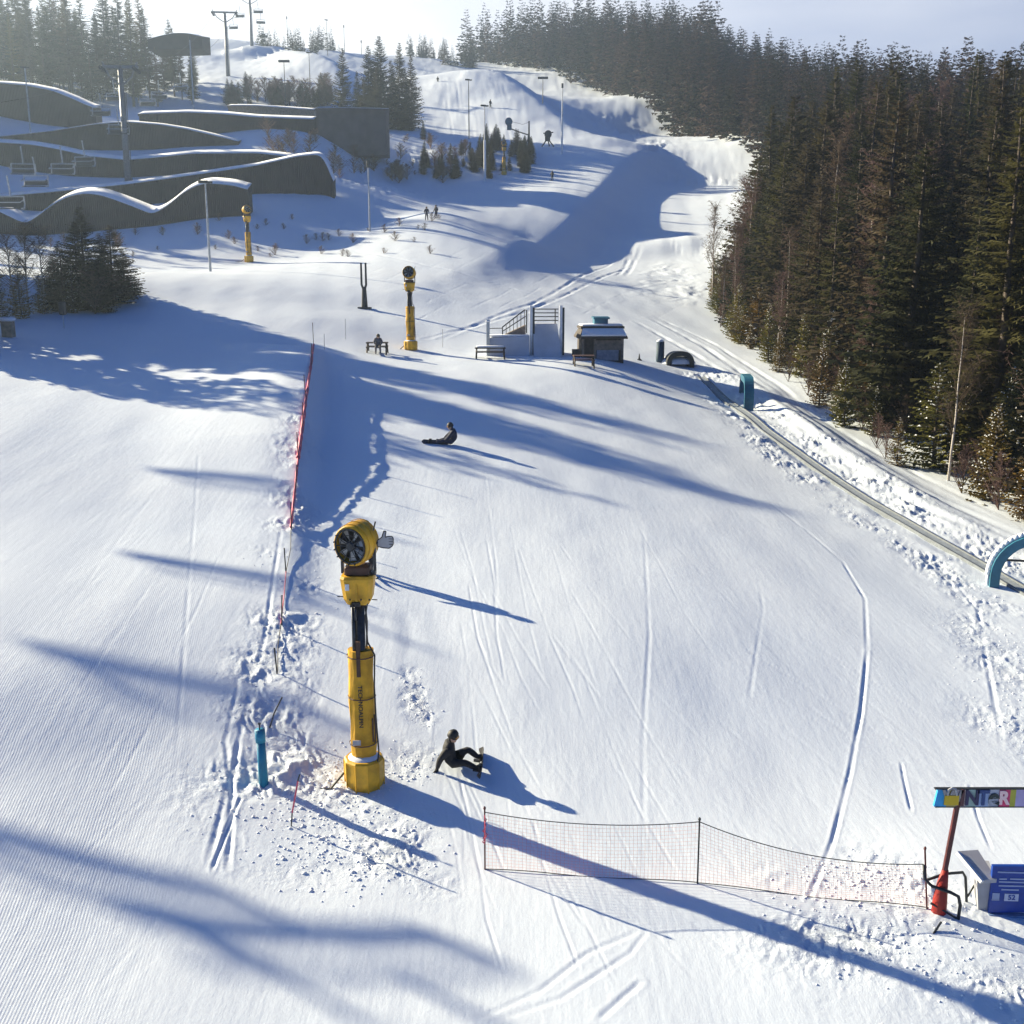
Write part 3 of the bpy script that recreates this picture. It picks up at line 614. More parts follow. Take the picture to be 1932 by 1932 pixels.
# hut
p = G(1137,679); s = depth(p)/FPX
h = empty("hut", p, R(4), "small dark wooden hut with snow on its mansard roof and a teal roof box", "hut")
Wd, D_, H_ = 86*s, 2.6, 44*s
m = MB(); m.box((0,D_/2,H_/2-.2),(Wd*.92,D_,H_+.4)); 
for i in range(9): m.box((-Wd*.44+i*Wd*.11,-.02,H_/2),(.05,.05,H_))
m.obj("wall", WOODD, h)
m = MB(); m.box((.12*Wd,-.05,H_*.62),(Wd*.56,.06,H_*.42)); m.obj("shutter", WOODM, h)
m = MB(); m.box((.10*Wd,-.10,H_*.20),(Wd*.48,.14,H_*.44)); m.obj("counter_front", M("bluegrey_panel",(.20,.23,.30),.7,var=.25), h)
for x in (-Wd*.44,-.18*Wd,.42*Wd): m = MB(); m.box((x,-.06,H_/2),(.16,.14,H_)); m.obj("corner_post", WOODM, h)
m = MB(); r0 = Wd*.52; m.add([(-r0,-.5,H_-.05),(r0,-.5,H_-.05),(r0,D_+.5,H_-.05),(-r0,D_+.5,H_-.05),(-r0*.86,.35,H_+14*s),(r0*.86,.35,H_+14*s),(r0*.86,D_-.3,H_+14*s),(-r0*.86,D_-.3,H_+14*s),(-r0,-.5,H_-.17),(r0,-.5,H_-.17),(r0,D_+.5,H_-.17),(-r0,D_+.5,H_-.17)],
   [(0,1,5,4),(1,2,6,5),(2,3,7,6),(3,0,4,7),(4,5,6,7),(8,9,1,0),(9,10,2,1),(10,11,3,2),(11,8,0,3),(11,10,9,8)]); rf = m.obj("roof", WOODD, h)
m = MB(); m.add([(-r0*.95,-.42,H_+.02),(r0*.95,-.42,H_+.02),(r0*.84,.28,H_+12*s),(-r0*.84,.28,H_+12*s),(-r0*.95,-.46,H_+.13),(r0*.95,-.46,H_+.13),(r0*.84,.26,H_+12*s+.14),(-r0*.84,.26,H_+12*s+.14)],
   [(4,5,6,7),(0,1,5,4),(1,2,6,5),(2,3,7,6),(3,0,4,7),(3,2,1,0)]); m.obj("roof_snow", SNW, rf, False)
m = MB(); m.box((0,D_/2,H_+16*s),(r0*1.85,D_-.4,.16)); m.obj("upper_roof", WOODD, h)
m = MB(); m.box((0,D_/2,H_+20*s),(r0*1.72,D_-.6,.16), bev=.05); m.obj("upper_snow", SNW, h, True)
m = MB(); m.box((-.02,D_/2,H_+27*s),(26*s,.9,11*s)); bx = m.obj("roof_box", TEAL, h)
m = MB(); m.box((0,D_/2,H_+33.5*s),(31*s,1.1,.12), rx=R(3)); m.obj("box_lid", TEAL, bx)
# small step left of hut
m = MB(); m.box((-Wd*.58,.3,.35),(.5,.7,.8)); m.obj("step_box", WOODD, h)

# ramps
PLY = M("ramp_panel", (.50,.53,.60), .7, var=.1, vscale=1)
p = G(961,671); s = depth(p)/FPX
g = empty("low_ramp", p, R(2), "low wide white ramp panel with a stair rail behind it", "ramp")
m = MB(); m.add([(-38*s,-.2,-.3),(38*s,-.2,-.3),(38*s,.15,36*s),(-38*s,.15,33*s),(-38*s,1.6,-.3),(38*s,1.6,-.3),(38*s,1.6,36*s),(-38*s,1.6,33*s)],[(0,1,2,3),(1,5,6,2),(5,4,7,6),(4,0,3,7),(3,2,6,7)]); m.obj("panel", PLY, g)
m = MB(); m.box((0,.9,36.5*s),(76*s,1.3,.14), bev=.05); m.obj("snow_cap", SNW, g, True)
m = MB(); m.box((-40*s,0,31*s),(.24,.24,64*s+.3)); m.obj("post", GALV, g)
m = MB(); m.box((-40*s,0,64*s),(.34,.34,.16), bev=.06); m.obj("post_snow", SNW, g, True)
m = MB(); m.tube([(-12*s,1.2,38*s),(-12*s,1.2,52*s),(30*s,1.2,84*s),(34*s,1.2,84*s),(34*s,1.2,40*s)], .05); m.tube([(-12*s,1.2,44*s),(32*s,1.2,72*s)], .04)
for k in range(7): t = k/6; m.tube([(-12*s+t*42*s,1.2,38*s+t*6*s),(-12*s+t*42*s,1.2,52*s+t*32*s)], .022, 4)
m.tube([(-42*s,.4,50*s),(-12*s,1.2,50*s)], .03, 4); m.obj("stair_rail", DKM, g)
m = MB(); m.add([(-8*s,1.0,38*s),(32*s,1.0,38*s),(32*s,1.0,56*s),(-8*s,1.9,38*s),(32*s,1.9,38*s),(32*s,1.9,56*s)],[(0,1,2),(5,4,3),(0,2,5,3),(1,4,5,2),(0,3,4,1)]); m.obj("stairs", WOODM, g)
p = G(1030,670); s = depth(p)/FPX
g = empty("high_ramp", p, R(2), "tall narrow white ramp with railings and two high posts, left of the hut", "ramp")
m = MB(); m.add([(-24*s,-1.2,-.3),(28*s,-1.2,-.3),(22*s,.5,58*s),(-24*s,.5,58*s),(-24*s,2.2,-.3),(28*s,2.2,-.3),(22*s,2.2,58*s),(-24*s,2.2,58*s)],[(0,1,2,3),(1,5,6,2),(5,4,7,6),(4,0,3,7),(3,2,6,7)]); m.obj("panel", PLY, g)
for x, hh in ((-28*s,88*s),(28*s,88*s)):
    m = MB(); m.box((x,.1,hh/2),(.2,.24,hh+.3)); m.obj("post", WHT, g)
    m = MB(); m.box((x+.18,.12,hh/2),(.14,.2,hh)); m.obj("post_painted_shade", DKM, g)  # dark strip added to each post in place of its shaded side
m = MB(); [m.tube([(-24*s,.6,z*s),(24*s,.6,z*s)], .035, 4) for z in (64,71,78,85)]; [m.tube([(x*s,.6,56*s),(x*s,.6,86*s)], .04, 4) for x in (-22,18)]; m.obj("railing", DKM, g)

# small things on the terrace right of the hut
p = G(1245,683); s = depth(p)/FPX
g = empty("padded_post", p, 0, "dark blue padded post right of the hut beside the dark arch end", "padded post")
m = MB(); m.lathe([(.30,-.2),(.32,.3),(.30,38*s)], 12, closed=True); m.obj("pad", M("navy_pad",(.015,.05,.09),.7,var=.3), g, True)
m = MB(); m.lathe([(.28,38*s),(.30,39.5*s),(.15,42*s),(.01,42.5*s)], 12); m.obj("snow_cap", SNW, g, True)
p = G(1206,679); m = MB(); m.lathe([(.22,-.05),(.20,.0),(.07,.1),(.03,.45),(.01,.47)], 10, closed=True); o = m.obj("traffic_cone", DKM); o.location = p; tag(o, "small dark cone on the snow between the hut and the padded post", "cone")

def arch(name, u, v, wpx, hpx, thick, deep, mat, label, rz, snow=True):
    p = G(u, v); s = depth(p)/FPX; w_, h_ = wpx*s, hpx*s
    g = empty(name, p, rz, label, "arch")
    def outline(hw, hh, r):
        out = [(-hw,-.3),(-hw,hh-r)]
        for k in range(1,9):
            a = math.pi - k*math.pi/16; out.append((-hw+r+r*math.cos(a), hh-r+r*math.sin(a)))
        for k in range(0,9):
            a = math.pi/2 - k*math.pi/16; out.append((hw-r+r*math.cos(a), hh-r+r*math.sin(a)))
        out.append((hw,-.3)); return out
    ro = min(w_/2, h_*.75); o_ = outline(w_/2, h_, ro); i_ = outline(w_/2-thick, h_-thick, max(ro-thick,.1)); n = len(o_)
    vs = [(x,-deep/2,z) for x,z in o_]+[(x,-deep/2,z) for x,z in i_]+[(x,deep/2,z) for x,z in o_]+[(x,deep/2,z) for x,z in i_]; fs = []
    for k in range(n-1): fs += [(k+1,k,n+k,n+k+1),(2*n+k,2*n+k+1,3*n+k+1,3*n+k),(k,k+1,2*n+k+1,2*n+k),(n+k+1,n+k,3*n+k,3*n+k+1)]
    m = MB(); m.add(vs, fs); m.obj("hoop", mat, g)
    return g, s, p
# carpet gallery arches
ga, s, p = arch("carpet_arch", 1952,1114, 165,108, .34, .5, TEAL, "large teal arch over the conveyor carpet at the right edge", R(-12))
m = MB(); N_ = 14
w_, h_ = 165*s, 108*s; ro = min(w_/2, h_*.75)
for k in range(N_):
    a0 = math.pi - k*math.pi/2/N_; a1 = math.pi-(k+1)*math.pi/2/N_
    for (aa0, aa1) in ((a0, a1),):
        q0 = (-w_/2+ro+(ro+.05)*math.cos(aa0), h_-ro+(ro+.05)*math.sin(aa0)); q1 = (-w_/2+ro+(ro+.05)*math.cos(aa1), h_-ro+(ro+.05)*math.sin(aa1))
        m.tube([(q0[0],0,q0[1]),(q1[0],0,q1[1])], .11, 6)
m.tube([(-w_/2-.04,0,0),(-w_/2-.04,0,h_-ro)], .07, 6); m.obj("snow_rim", SNW, ga, True)
m = MB(); m.box((0,0,h_*.52),(w_-.6,.08,.07)); m.obj("crossbar", DKM, ga)
gb, s, p = arch("carpet_arch", 1407,762, 150,54, .42, .6, TEAL, "smaller dark teal arch on the shaded bank beside the upper conveyor carpet", R(-98))
gc, s, p = arch("carpet_arch", 1281,690, 52,27, .35, 1.0, DKM, "low dark arch half buried in snow at the top end of the carpet", R(5))
for g_, lab in ((ga,0),(gb,0),(gc,0)): g_["group"] = "arches along the conveyor carpet"
m = MB(); m.lathe([(.001,.25),(.8,.2),(1.3,.0),(1.5,-.3)], 14, c=(0,.8,.45)); m.obj("snow_heap", SNW, gc, True)
# conveyor carpet: belt with side rails following the ground
def along(uvs, n):
    P = np.array([tuple(G(u, v)) for u, v in uvs]); seg = np.r_[0, np.cumsum(np.hypot(*(P[1:,:2]-P[:-1,:2]).T))]
    t = np.linspace(0, seg[-1], n); x = np.interp(t, seg, P[:,0]); y = np.interp(t, seg, P[:,1])
    return [Vector((a, b, gz(a, b))) for a, b in zip(x, y)]
CPATH = along([(1322,712),(1382,765),(1444,813),(1545,886),(1647,953),(1748,1011),(1863,1076),(1990,1148)], 60)
org = CPATH[0].copy()
g = empty("conveyor_carpet", org, 0, "long narrow conveyor carpet running down the right side of the piste through the arches", "conveyor")
def strip(path, off0, off1, z0, z1, mb):
    vs = []; n = len(path)
    for i, q in enumerate(path):
        t = (path[min(i+1,n-1)] - path[max(i-1,0)]); t.z = 0; t.normalize(); r_ = Vector((t.y,-t.x,0)); b_ = q - org
        vs += [b_ + r_*off0 + Vector((0,0,z0)), b_ + r_*off1 + Vector((0,0,z0)), b_ + r_*off1 + Vector((0,0,z1)), b_ + r_*off0 + Vector((0,0,z1))]
    fs = [(i*4+k, i*4+(k+1)%4, i*4+4+(k+1)%4, i*4+4+k) for i in range(n-1) for k in range(4)]
    mb.add(vs, fs + [(3,2,1,0), ((n-1)*4,(n-1)*4+1,(n-1)*4+2,(n-1)*4+3)])
m = MB(); strip(CPATH, -.22, .22, -.2, .05, m); m.obj("belt", M("grey_belt",(.30,.34,.38),.8,var=.2), g)
for o0, o1 in ((-.30,-.23),(.23,.30)):
    m = MB(); strip(CPATH, o0, o1, -.2, .11, m); m.obj("side_rail", M("rail_grey",(.17,.19,.21),.6,var=.2), g)

# ------------------------------------------------------------------ near right: sign, barrier, board
p = G(1770,1722); s = depth(p)/FPX
sg = empty("banner_sign", p, 0, "colourful WINTER banner on a dark red post with red padding at the lower right", "sign")
m = MB(); m.tube([(0,0,-.3),(.04,0,.8),(.10,0,1.5),(.165,0,2.3)], [.055,.05,.05,.045], 8); m.tube([(.07,-.02,.8),(.13,-.02,1.5),(.20,-.02,2.3)], .02, 6); m.obj("post", DRED, sg)
m = MB(); m.tube([(0,0,-.15),(.01,0,.3),(.03,0,.62),(.06,0,.9)], [.14,.13,.10,.06], 9); m.obj("post_pad", REDP, sg, True)
zb = 2.2
cols = [((.02,.32,.70),-.26,-.06),((.45,.36,.12),-.06,.14),((.48,.42,.44),.14,.36),((.30,.44,.42),.36,.58),((.30,.42,.68),.58,.84),((.42,.46,.55),.84,1.06),((.62,.04,.16),1.06,1.30),((.42,.42,.05),1.30,1.42),((.42,.36,.62),1.42,2.3)]
for i, (c, x0, x1) in enumerate(cols):
    x0, x1 = (x0*.86, x1*.86 if i < 8 else x1)
    m = MB(); sh = .05 if i == 0 else 0
    m.add([(x0-sh,-.03,zb),(x1,-.03,zb),(x1,-.03,zb+.34),(x0,-.03,zb+.34),(x0-sh,.03,zb),(x1,.03,zb),(x1,.03,zb+.34),(x0,.03,zb+.34)],[(0,1,2,3),(7,6,5,4),(0,4,5,1),(1,5,6,2),(2,6,7,3),(3,7,4,0)])
    m.obj("banner_panel", M("banner_colour_%d"%i, c, .55, var=.15), sg)
m = MB(); m.box((1.0,-.0,zb+.35),(2.56,.07,.02)); m.box((1.0,0,zb-.01),(2.5,.07,.02)); m.obj("banner_frame", DKM, sg)
LT = [("W",.06,(.30,.29,.30),.40),("I",.27,(.09,.03,.04),.44),("N",.48,(.02,.02,.09),.40),("T",.72,(.01,.05,.20),.40),("e",.95,(.01,.03,.035),.52),("R",1.16,(.85,.60,.62),.36)]
for ch, x, c, sz in LT:
    textobj("banner_letter", ch, sz, M("letter_"+ch, c, .5), sg, Matrix.Translation((x*.86,-.045,zb+.17)) @ Matrix.Diagonal((.86,1,1,1)) @ RX90, .016, .008)
m = MB(); m.box((.03,-.05,zb+.14),(.26,.03,.19)); m2 = MB(); m2.tube([(-.05,-.055,zb+.24),(-.04,-.05,zb+.34),(.02,-.05,zb+.38),(.09,-.05,zb+.36),(.12,-.055,zb+.24)], .022, 6); m.obj("yellow_emblem", M("emblem_yellow",(.60,.42,.01),.5), sg); m2.obj("emblem_handle", GRY, sg)

p = G(1800,1735)
g = empty("hoop_barrier", p, 0, "dark bent-tube queue barrier between the red sign post and the blue board", "barrier")
m = MB(); m.tube([(-.55,.25,.98),(-.53,.2,.72),(-.42,.12,.62),(-.1,.02,.55),(.04,0,.48),(.09,0,.30),(.07,0,-.15)], .032, 8); m.obj("near_hoop", DKM, g, True)
m = MB(); m.tube([(-.45,.35,.60),(.0,.55,.62),(.36,.6,.62),(.42,.6,.52),(.46,.58,.15),(.50,.55,-.3)], .028, 8); m.tube([(.47,.58,.08),(.62,.6,.38)], .018, 6); m.obj("far_hoop", DKM, g, True)
m = MB(); m.tube([(-.4,.15,.25),(.06,0,.02)], .022, 6); m.obj("brace", DKM, g)
# blue board and ticket machine
p = G(1864,1724); s = depth(p)/FPX
g = empty("info_board", p, R(-3), "dark blue information board with white text lines at the right edge", "board")
m = MB(); m.add([(-.12+.13,0,.02),(1.5,0,.10),(1.5,0,1.04),(0.0,0,1.00),(0.01,.07,.02),(1.5,.07,.10),(1.5,.07,1.04),(0,.07,1.0)],[(0,1,2,3),(7,6,5,4),(0,4,5,1),(1,5,6,2),(2,6,7,3),(3,7,4,0)]); bd = m.obj("panel", NAVY, g)
m = MB()
for x, z, l in [(.10,.88,.70),(.85,.90,.5),(.14,.74,.14),(.34,.745,.36),(.14,.68,.58),(.14,.60,.50),(.20,.52,.32),(.04,.30,.14)]: m.box((x+l/2,-.006,z),(l,.008,.028))
m.box((.11,-.006,.37),(.13,.008,.15)); m.obj("text_lines", M("pale_blue_text",(.35,.42,.62),.6), bd)
m = MB(); m.box((.40,-.006,.36),(.26,.008,.15)); pl_ = m.obj("label_plate", M("plate_white",(.55,.6,.75),.6), bd)
textobj("plate_text", "52", .14, NAVY, bd, Matrix.Translation((.40,-.014,.36)) @ RX90, .004, .002)
m = MB(); m.box((.75,.0,-.10),(1.5,.12,.22)); m.obj("base_rail", M("base_blue",(.14,.22,.40),.6,var=.2), g)
p3 = p + Vector((-.10,.10,0))
g = empty("ticket_machine", p3, R(-8), "pale grey ticket machine with a white slanted lid left of the blue board", "ticket machine")
m = MB(); m.add([(-.14,-.05,.72),(.22,-.05,.72),(.22,.5,.78),(-.14,.5,.78),(-.04,.0,.0),(.2,.0,.0),(.2,.4,.0),(-.04,.4,.0)],[(0,1,2,3),(4,5,1,0),(5,6,2,1),(6,7,3,2),(7,4,0,3),(7,6,5,4)]); m.obj("cabinet", GRY, g)
m = MB(); m.add([(-.40,.35,1.02),(-.06,-.14,.72),(.20,-.10,.74),(-.02,.42,1.04),(-.40,.35,.95),(-.06,-.14,.65),(.20,-.10,.67),(-.02,.42,.97)],[(0,1,2,3),(1,0,4,5),(2,1,5,6),(3,2,6,7),(0,3,7,4),(7,6,5,4)]); m.obj("lid", M("lid_grey",(.45,.44,.45),.5), g)
m = MB(); m.tube([(-.42,.33,1.0),(-.08,-.17,.70)], .045, 6); m.obj("lid_edge", WHT, g)
p = G(1768,1765); m = MB(); m.tube([(-.14,-.05,-.03),(.15,.22,.13)], .022, 6); o = m.obj("stick", DKM); o.location = p; tag(o, "short dark stick poking out of the snow below the red sign post", "stick")

# ------------------------------------------------------------------ nets
def netpanel(P0, T0, P1, T1, sag, mb, cell=.075, r=.0024, belly=.10, rope=None):
    P0, T0, P1, T1 = map(Vector, (P0, T0, P1, T1)); L = (P1-P0).length; n = max(int(L/cell),4); k = max(int((T0-P0).length/cell),4)
    def pt(a, b):
        bot = P0.lerp(P1, a); bot.z = max(bot.z, gz(bot.x+A0.x, bot.y+A0.y)-A0.z+.03) + .02*math.sin(a*9); top = T0.lerp(T1, a); top.z -= sag*4*a*(1-a)
        q = bot.lerp(top, b); q.y += -belly*math.sin(math.pi*b)*math.sin(math.pi*a); return q
    for i in range(n+1): mb.tube([pt(i/n, b/4) for b in range(5)], r, 3, False)
    for j in range(1,k): mb.tube([pt(i/24, j/k) for i in range(25)], r, 3, False)
    if rope is not None:
        rope.tube([pt(i/24, 1) for i in range(25)], .010, 5); rope.tube([pt(i/24, 0) for i in range(25)], .010, 5)
A0 = G(915,1642); B0 = G(1316,1668); C0 = G(1752,1716)
nf = empty("safety_net_fence", A0, 0, "low see-through pink safety net on thin poles across the lower piste", "net fence")
hA = 125*depth(A0)/FPX; hB = 131*depth(B0)/FPX*1.0; hC = 1.25
def rel(q): return Vector(q) - A0
nets = MB(); ropes = MB()
At, Bt, Ct = A0+Vector((0,0,hA)), B0+Vector((-.01,0,hB)), C0+Vector((-.17,0,hC))
netpanel(rel(A0+Vector((0,0,.02))), rel(At-Vector((0,0,.06))), rel(B0+Vector((0,0,.02))), rel(Bt-Vector((0,0,.03))), .16, nets, rope=ropes)
netpanel(rel(B0+Vector((0,0,.02))), rel(Bt-Vector((0,0,.03))), rel(C0+Vector((0,0,.0))), rel(Ct-Vector((0,0,.3))), .26, nets, rope=ropes)
D0 = G(1785,1725); netpanel(rel(C0), rel(C0+Vector((-.05,0,.5))), rel(D0), rel(D0+Vector((0,0,.5))), .02, nets)
nets.obj("net", PNET, nf); ropes.obj("edge_rope", ROPE, nf)
for (a, t, mt) in ((A0,At,DRED),(B0,Bt,DKM),(C0,Ct,DRED)):
    m = MB(); m.tube([rel(a)-Vector((0,0,.3)), rel(t)], .018, 6); m.lathe([(.025,0),(.03,.03),(.015,.06)], 6, c=rel(t)); m.obj("pole", mt, nf)
m = MB()
for k in range(14):
    z = hA*.45 + k*.04; m.tube([(.0,-.02,z),(random.uniform(-.05,.06),-.04,z+.05),(0,-.02,z+.09)], .012, 4)
m.obj("net_bundle", PINK, nf)
# long net line up the ridge
LF = [(592,655,1.6),(586,700,1.5),(578,760,1.35),(570,815,1.3),(563,870,1.2),(556,930,1.1),(549,1000,1.0),(540,1080,.8),(530,1180,.9),(524,1270,.7)]
Q = [G(u, v) for u, v, _ in LF]; g = empty("ridge_net_fence", Q[-1], 0, "long red net fence on poles running up the snow ridge in the left middle", "net fence")
O_ = Q[-1]; pm = MB(); prev = None
for i, (q, (u, v, hh)) in enumerate(zip(Q, LF)):
    m = MB(); lean = random.uniform(-.12,.12); top = q - O_ + Vector((lean,0,hh)); m.tube([q-O_-Vector((0,0,.4)), top], .022, 5); m.obj("pole", DRED if i < 6 else DKM, g)
    if prev is not None and i < 7:
        a, b_ = prev, (q-O_, top)
        hh_ = .13 if i < 5 else .10; rr_ = .085 if i < 5 else .05
        m = MB(); m.tube([a[0].lerp(b_[0], k/10).lerp(a[1].lerp(b_[1], k/10), hh_ + random.uniform(-.03,.03)) for k in range(11)], [rr_*random.uniform(.7,1.2) for _ in range(11)], 5)
        for k in range(8):
            t = (k+.5)/8; lo_ = a[0].lerp(b_[0], t); hi_ = a[1].lerp(b_[1], t); m.tube([lo_.lerp(hi_, .02), lo_.lerp(hi_, hh_)+Vector((random.uniform(-.05,.05),0,0))], .012, 4, False)
        m.obj("net", PINK, g)
    elif prev is not None:
        m = MB()
        for k in range(1): m.tube([prev[0]+Vector((0,0,.05+k*.08)), (prev[0]+q-O_)/2+Vector((random.uniform(-.1,.1),0,.05+k*.05)), q-O_+Vector((0,0,.05+k*.07))], .014, 4, False)
        m.obj("loose_net", ROPE if i != 8 else PINK, g)
    prev = (q-O_, top)
# leaning pole, blue padded post, red pole
p = G(506,1374); m = MB(); m.tube([(0,0,-.1),(.14,.1,.35),(.33,.2,.72)], .02, 6); m.obj("x", DKM).name = "leaning_pole"; o = bpy.data.objects["leaning_pole"]; o.location = p; tag(o, "dark bent pole leaning right just above the bright blue padded post", "pole")
p = G(497,1478); g = empty("blue_padded_post", p, 0, "bright blue padded post on the rough snow left of the nearest snow gun", "padded post")
m = MB(); m.tube([(.01,0,-.2),(0,0,.5),(-.01,0,.97)], [.105,.10,.095], 10); m.obj("pad", BPAD, g, True)
m = MB(); m.tube([(-.01,0,.99),(-.02,0,1.28)], [.11,.115], 10); m.obj("pad_collar", BPAD, g, True)
m = MB(); m.tube([(-.02,0,1.27),(-.02,0,1.42)], .016, 6); m.box((-.02,0,1.42),(.06,.04,.03)); m.obj("pole_tip", DKM, g)
p = G(548,1558); g = empty("leaning_red_pole", p, 0, "thin red and black pole leaning right on rough snow below the blue padded post", "pole")
m = MB(); m.tube([(0,0,-.15),(.05,0,.30)], .015, 6); m.obj("pole_foot", DKM, g)
m = MB(); m.tube([(.05,0,.30),(.20,0,1.02)], .02, 6); m.obj("pole_sleeve", PINK, g)
m = MB(); m.tube([(.20,0,1.02),(.24,0,1.16)], .018, 6); m.obj("pole_head", DKM, g)
# twin post
p = G(688,582); s = depth(p)/FPX; g = empty("forked_post", p, 0, "dark forked steel post with two prongs on the upper piste", "post")
m = MB(); m.tube([(0,0,-.4),(0,0,40*s)], [.30,.18], 8); m.box((0,0,.05),(1.1,.8,.15)); m.obj("stem", DKM, g)
for x in (-4.5,4.0):
    m = MB(); m.tube([(0,0,32*s),(x*s,0,44*s),(x*s,0,84*s)], [.12,.10,.085], 6); m.obj("prong", DKM, g)
# stump at the left edge
p = G(17,636); g = empty("wooden_block", p, 0, "short dark wooden post block with a thick snow cap at the left edge", "post")
m = MB(); m.box((0,0,.4),(.62,.6,1.2)); m.obj("block", WOODM, g)
m = MB(); m.box((0,0,1.12),(.85,.8,.25), bev=.1); m.obj("snow_cap", SNW, g, True)
# stones / slender posts near the bench
for (u, v, h_, lab) in [(835,655,34,"thin grey marker stick right of the second snow gun"),(612,660,30,"thin pale marker stick nearest the top of the red ridge fence"),(652,640,38,"thin pale marker stick left of the picnic bench")]:
    p = G(u, v); s = depth(p)/FPX; m = MB(); m.tube([(0,0,-.2),(0.02,0,h_*s)], .022, 5); o = m.obj("marker_stick", GALV); o.location = p; tag(o, lab, "stick")

# ------------------------------------------------------------------ lamp posts
def lamp_post(u, v0, v1, label, kind='flood', r=.10, mat=DKM, two=False, dist=None):
    if dist: p = W(u, v0, dist); 
    else: p = G(u, v0)
    s = depth(p)/FPX; H = (v0-v1)*s; g = empty("lamp_post", p, 0, label, "lamp post", "floodlight posts along the pistes")
    m = MB(); m.tube([(0,0,-.6),(0,0,H)], [r*1.2, r*.7], 8); m.obj("pole", mat, g)
    if two:
        m = MB(); m.tube([(0,0,-.2),(0,0,H*.55)], [r*1.7,r*1.6], 8); m.obj("pole_sleeve", WHT, g)
    m = MB()
    if kind == 'flood': m.box((-.25,0,H),(1.0,.35,.28), rz=.3, bev=.05); m.box((.4,.1,H-.05),(.6,.3,.2), rz=-.5)
    elif kind == 'T': m.box((0,0,H),(2.6,.4,.5), bev=.05)
    else: m.box((0,0,H+.2),(.4,.4,.9), bev=.06)
    m.obj("lamp_head", DKM, g); return g
for a in [(885,262,157,"dark lamp post farther up the sunlit middle piste",'flood'),(540,222,122,"grey mast with a wide flat head above the brown bushes",'T'),
          (585,160,103,"lamp post on the far left hill in front of the snow mound",'flood'),(618,103,42,"tall lamp post on the skyline of the far left hill",'flood'),(650,96,54,"lamp post directly behind the pointed lone spruce top",'x'),
          (682,100,81,"tiniest lamp post on the skyline left of the spruce clump",'x'),(1024,198,150,"dark lamp post in the upper shaded patch at the forest side",'T'),(543,85,38,"thin mast among the small trees on the left skyline",'x')]: lamp_post(a[0],a[1],a[2],a[3],a[4])
lamp_post(915,343,207,"tall two-tone lamp post right of the dark far bushes",'flood',.13,GALV,True)
lamp_post(1060,290,171,"tall lamp post with a white lower sleeve beside the shaded patch",'x',.12,GALV,True)
lamp_post(397,512,350,"grey lamp post in front of the second timber arch",'flood',.12,GALV)
lamp_post(698,437,318,"thin grey lamp post in the shaded hollow right of the timber walls",'x',.10,GALV)
lamp_post(60,275,136,"faded lamp post at the far left among the upper timber walls",'flood',.13,GALV)
lamp_post(366,210,82,"pale lamp post at the foot of the left forest",'x',.16,GALV)
lamp_post(121,620,588,"tiny thin post in the blue shadow under the left tree clump",'x',.03,GALV)

# ------------------------------------------------------------------ chairlift
TOWM = M("weathered_steel", (.16,.17,.19), .5, .4, var=.25)
def lift_tower(u, v0, v1, arm, label, dist=None):
    p = W(u, v0, dist) if dist else G(u, v0)
    s = depth(p)/FPX; H = (v0-v1)*s; aw = arm*s/2
    g = empty("lift_tower", p, R(6), label, "lift tower", "chairlift towers")
    m = MB(); m.tube([(0,0,-3),(0,0,H*.97)], [.55,.35], 12); m.obj("column", TOWM, g, True)
    m = MB(); m.tube([(.6,0,-1),(.6,0,H*.75)], .06, 5); m.tube([(.42,0,-1),(.42,0,H*.75)], .04, 4); m.obj("ladder", DKM, g)
    m = MB(); m.box((0,0,H*.96),(aw*2,.4,.4), bev=.06); m.tube([(-aw*.95,0,H),(-aw*.6,0,H*.88),(0,0,H*.80)], .12, 6); m.tube([(aw*.95,0,H),(aw*.6,0,H*.88),(0,0,H*.80)], .12, 6); m.obj("crossarm", TOWM, g)
    for x in (-aw*.9, aw*.9):
        m = MB(); [m.lathe([(.0,-.08),(.28,-.08),(.28,.08),(.0,.08)], 10, 'Y', (x, k*.8, H*.96-.45)) for k in (-2,-1,0,1,2)]
        m.v = [(x+(b_-0)*0+ (a_-x)*0 + (a_-x), b_, c_) for a_, b_, c_ in m.v]; m.box((x,0,H*.96-.35),(.15,4.4,.2)); m.obj("sheave_train", DKM, g)
    return g, p, H, aw
t1, q1, H1, a1 = lift_tower(242,346,131,66,"nearest chairlift tower standing between the wavy timber walls")
t2, q2, H2, a2 = lift_tower(430,142,27,48,"middle chairlift tower against the left forest")
t3, q3, H3, a3 = lift_tower(475,88,-4,44,"tallest far chairlift tower on the left skyline")
top1 = q1 + Vector((0,0,H1*.93)); top2 = q2 + Vector((0,0,H2*.93)); top3 = q3 + Vector((0,0,H3*.93))
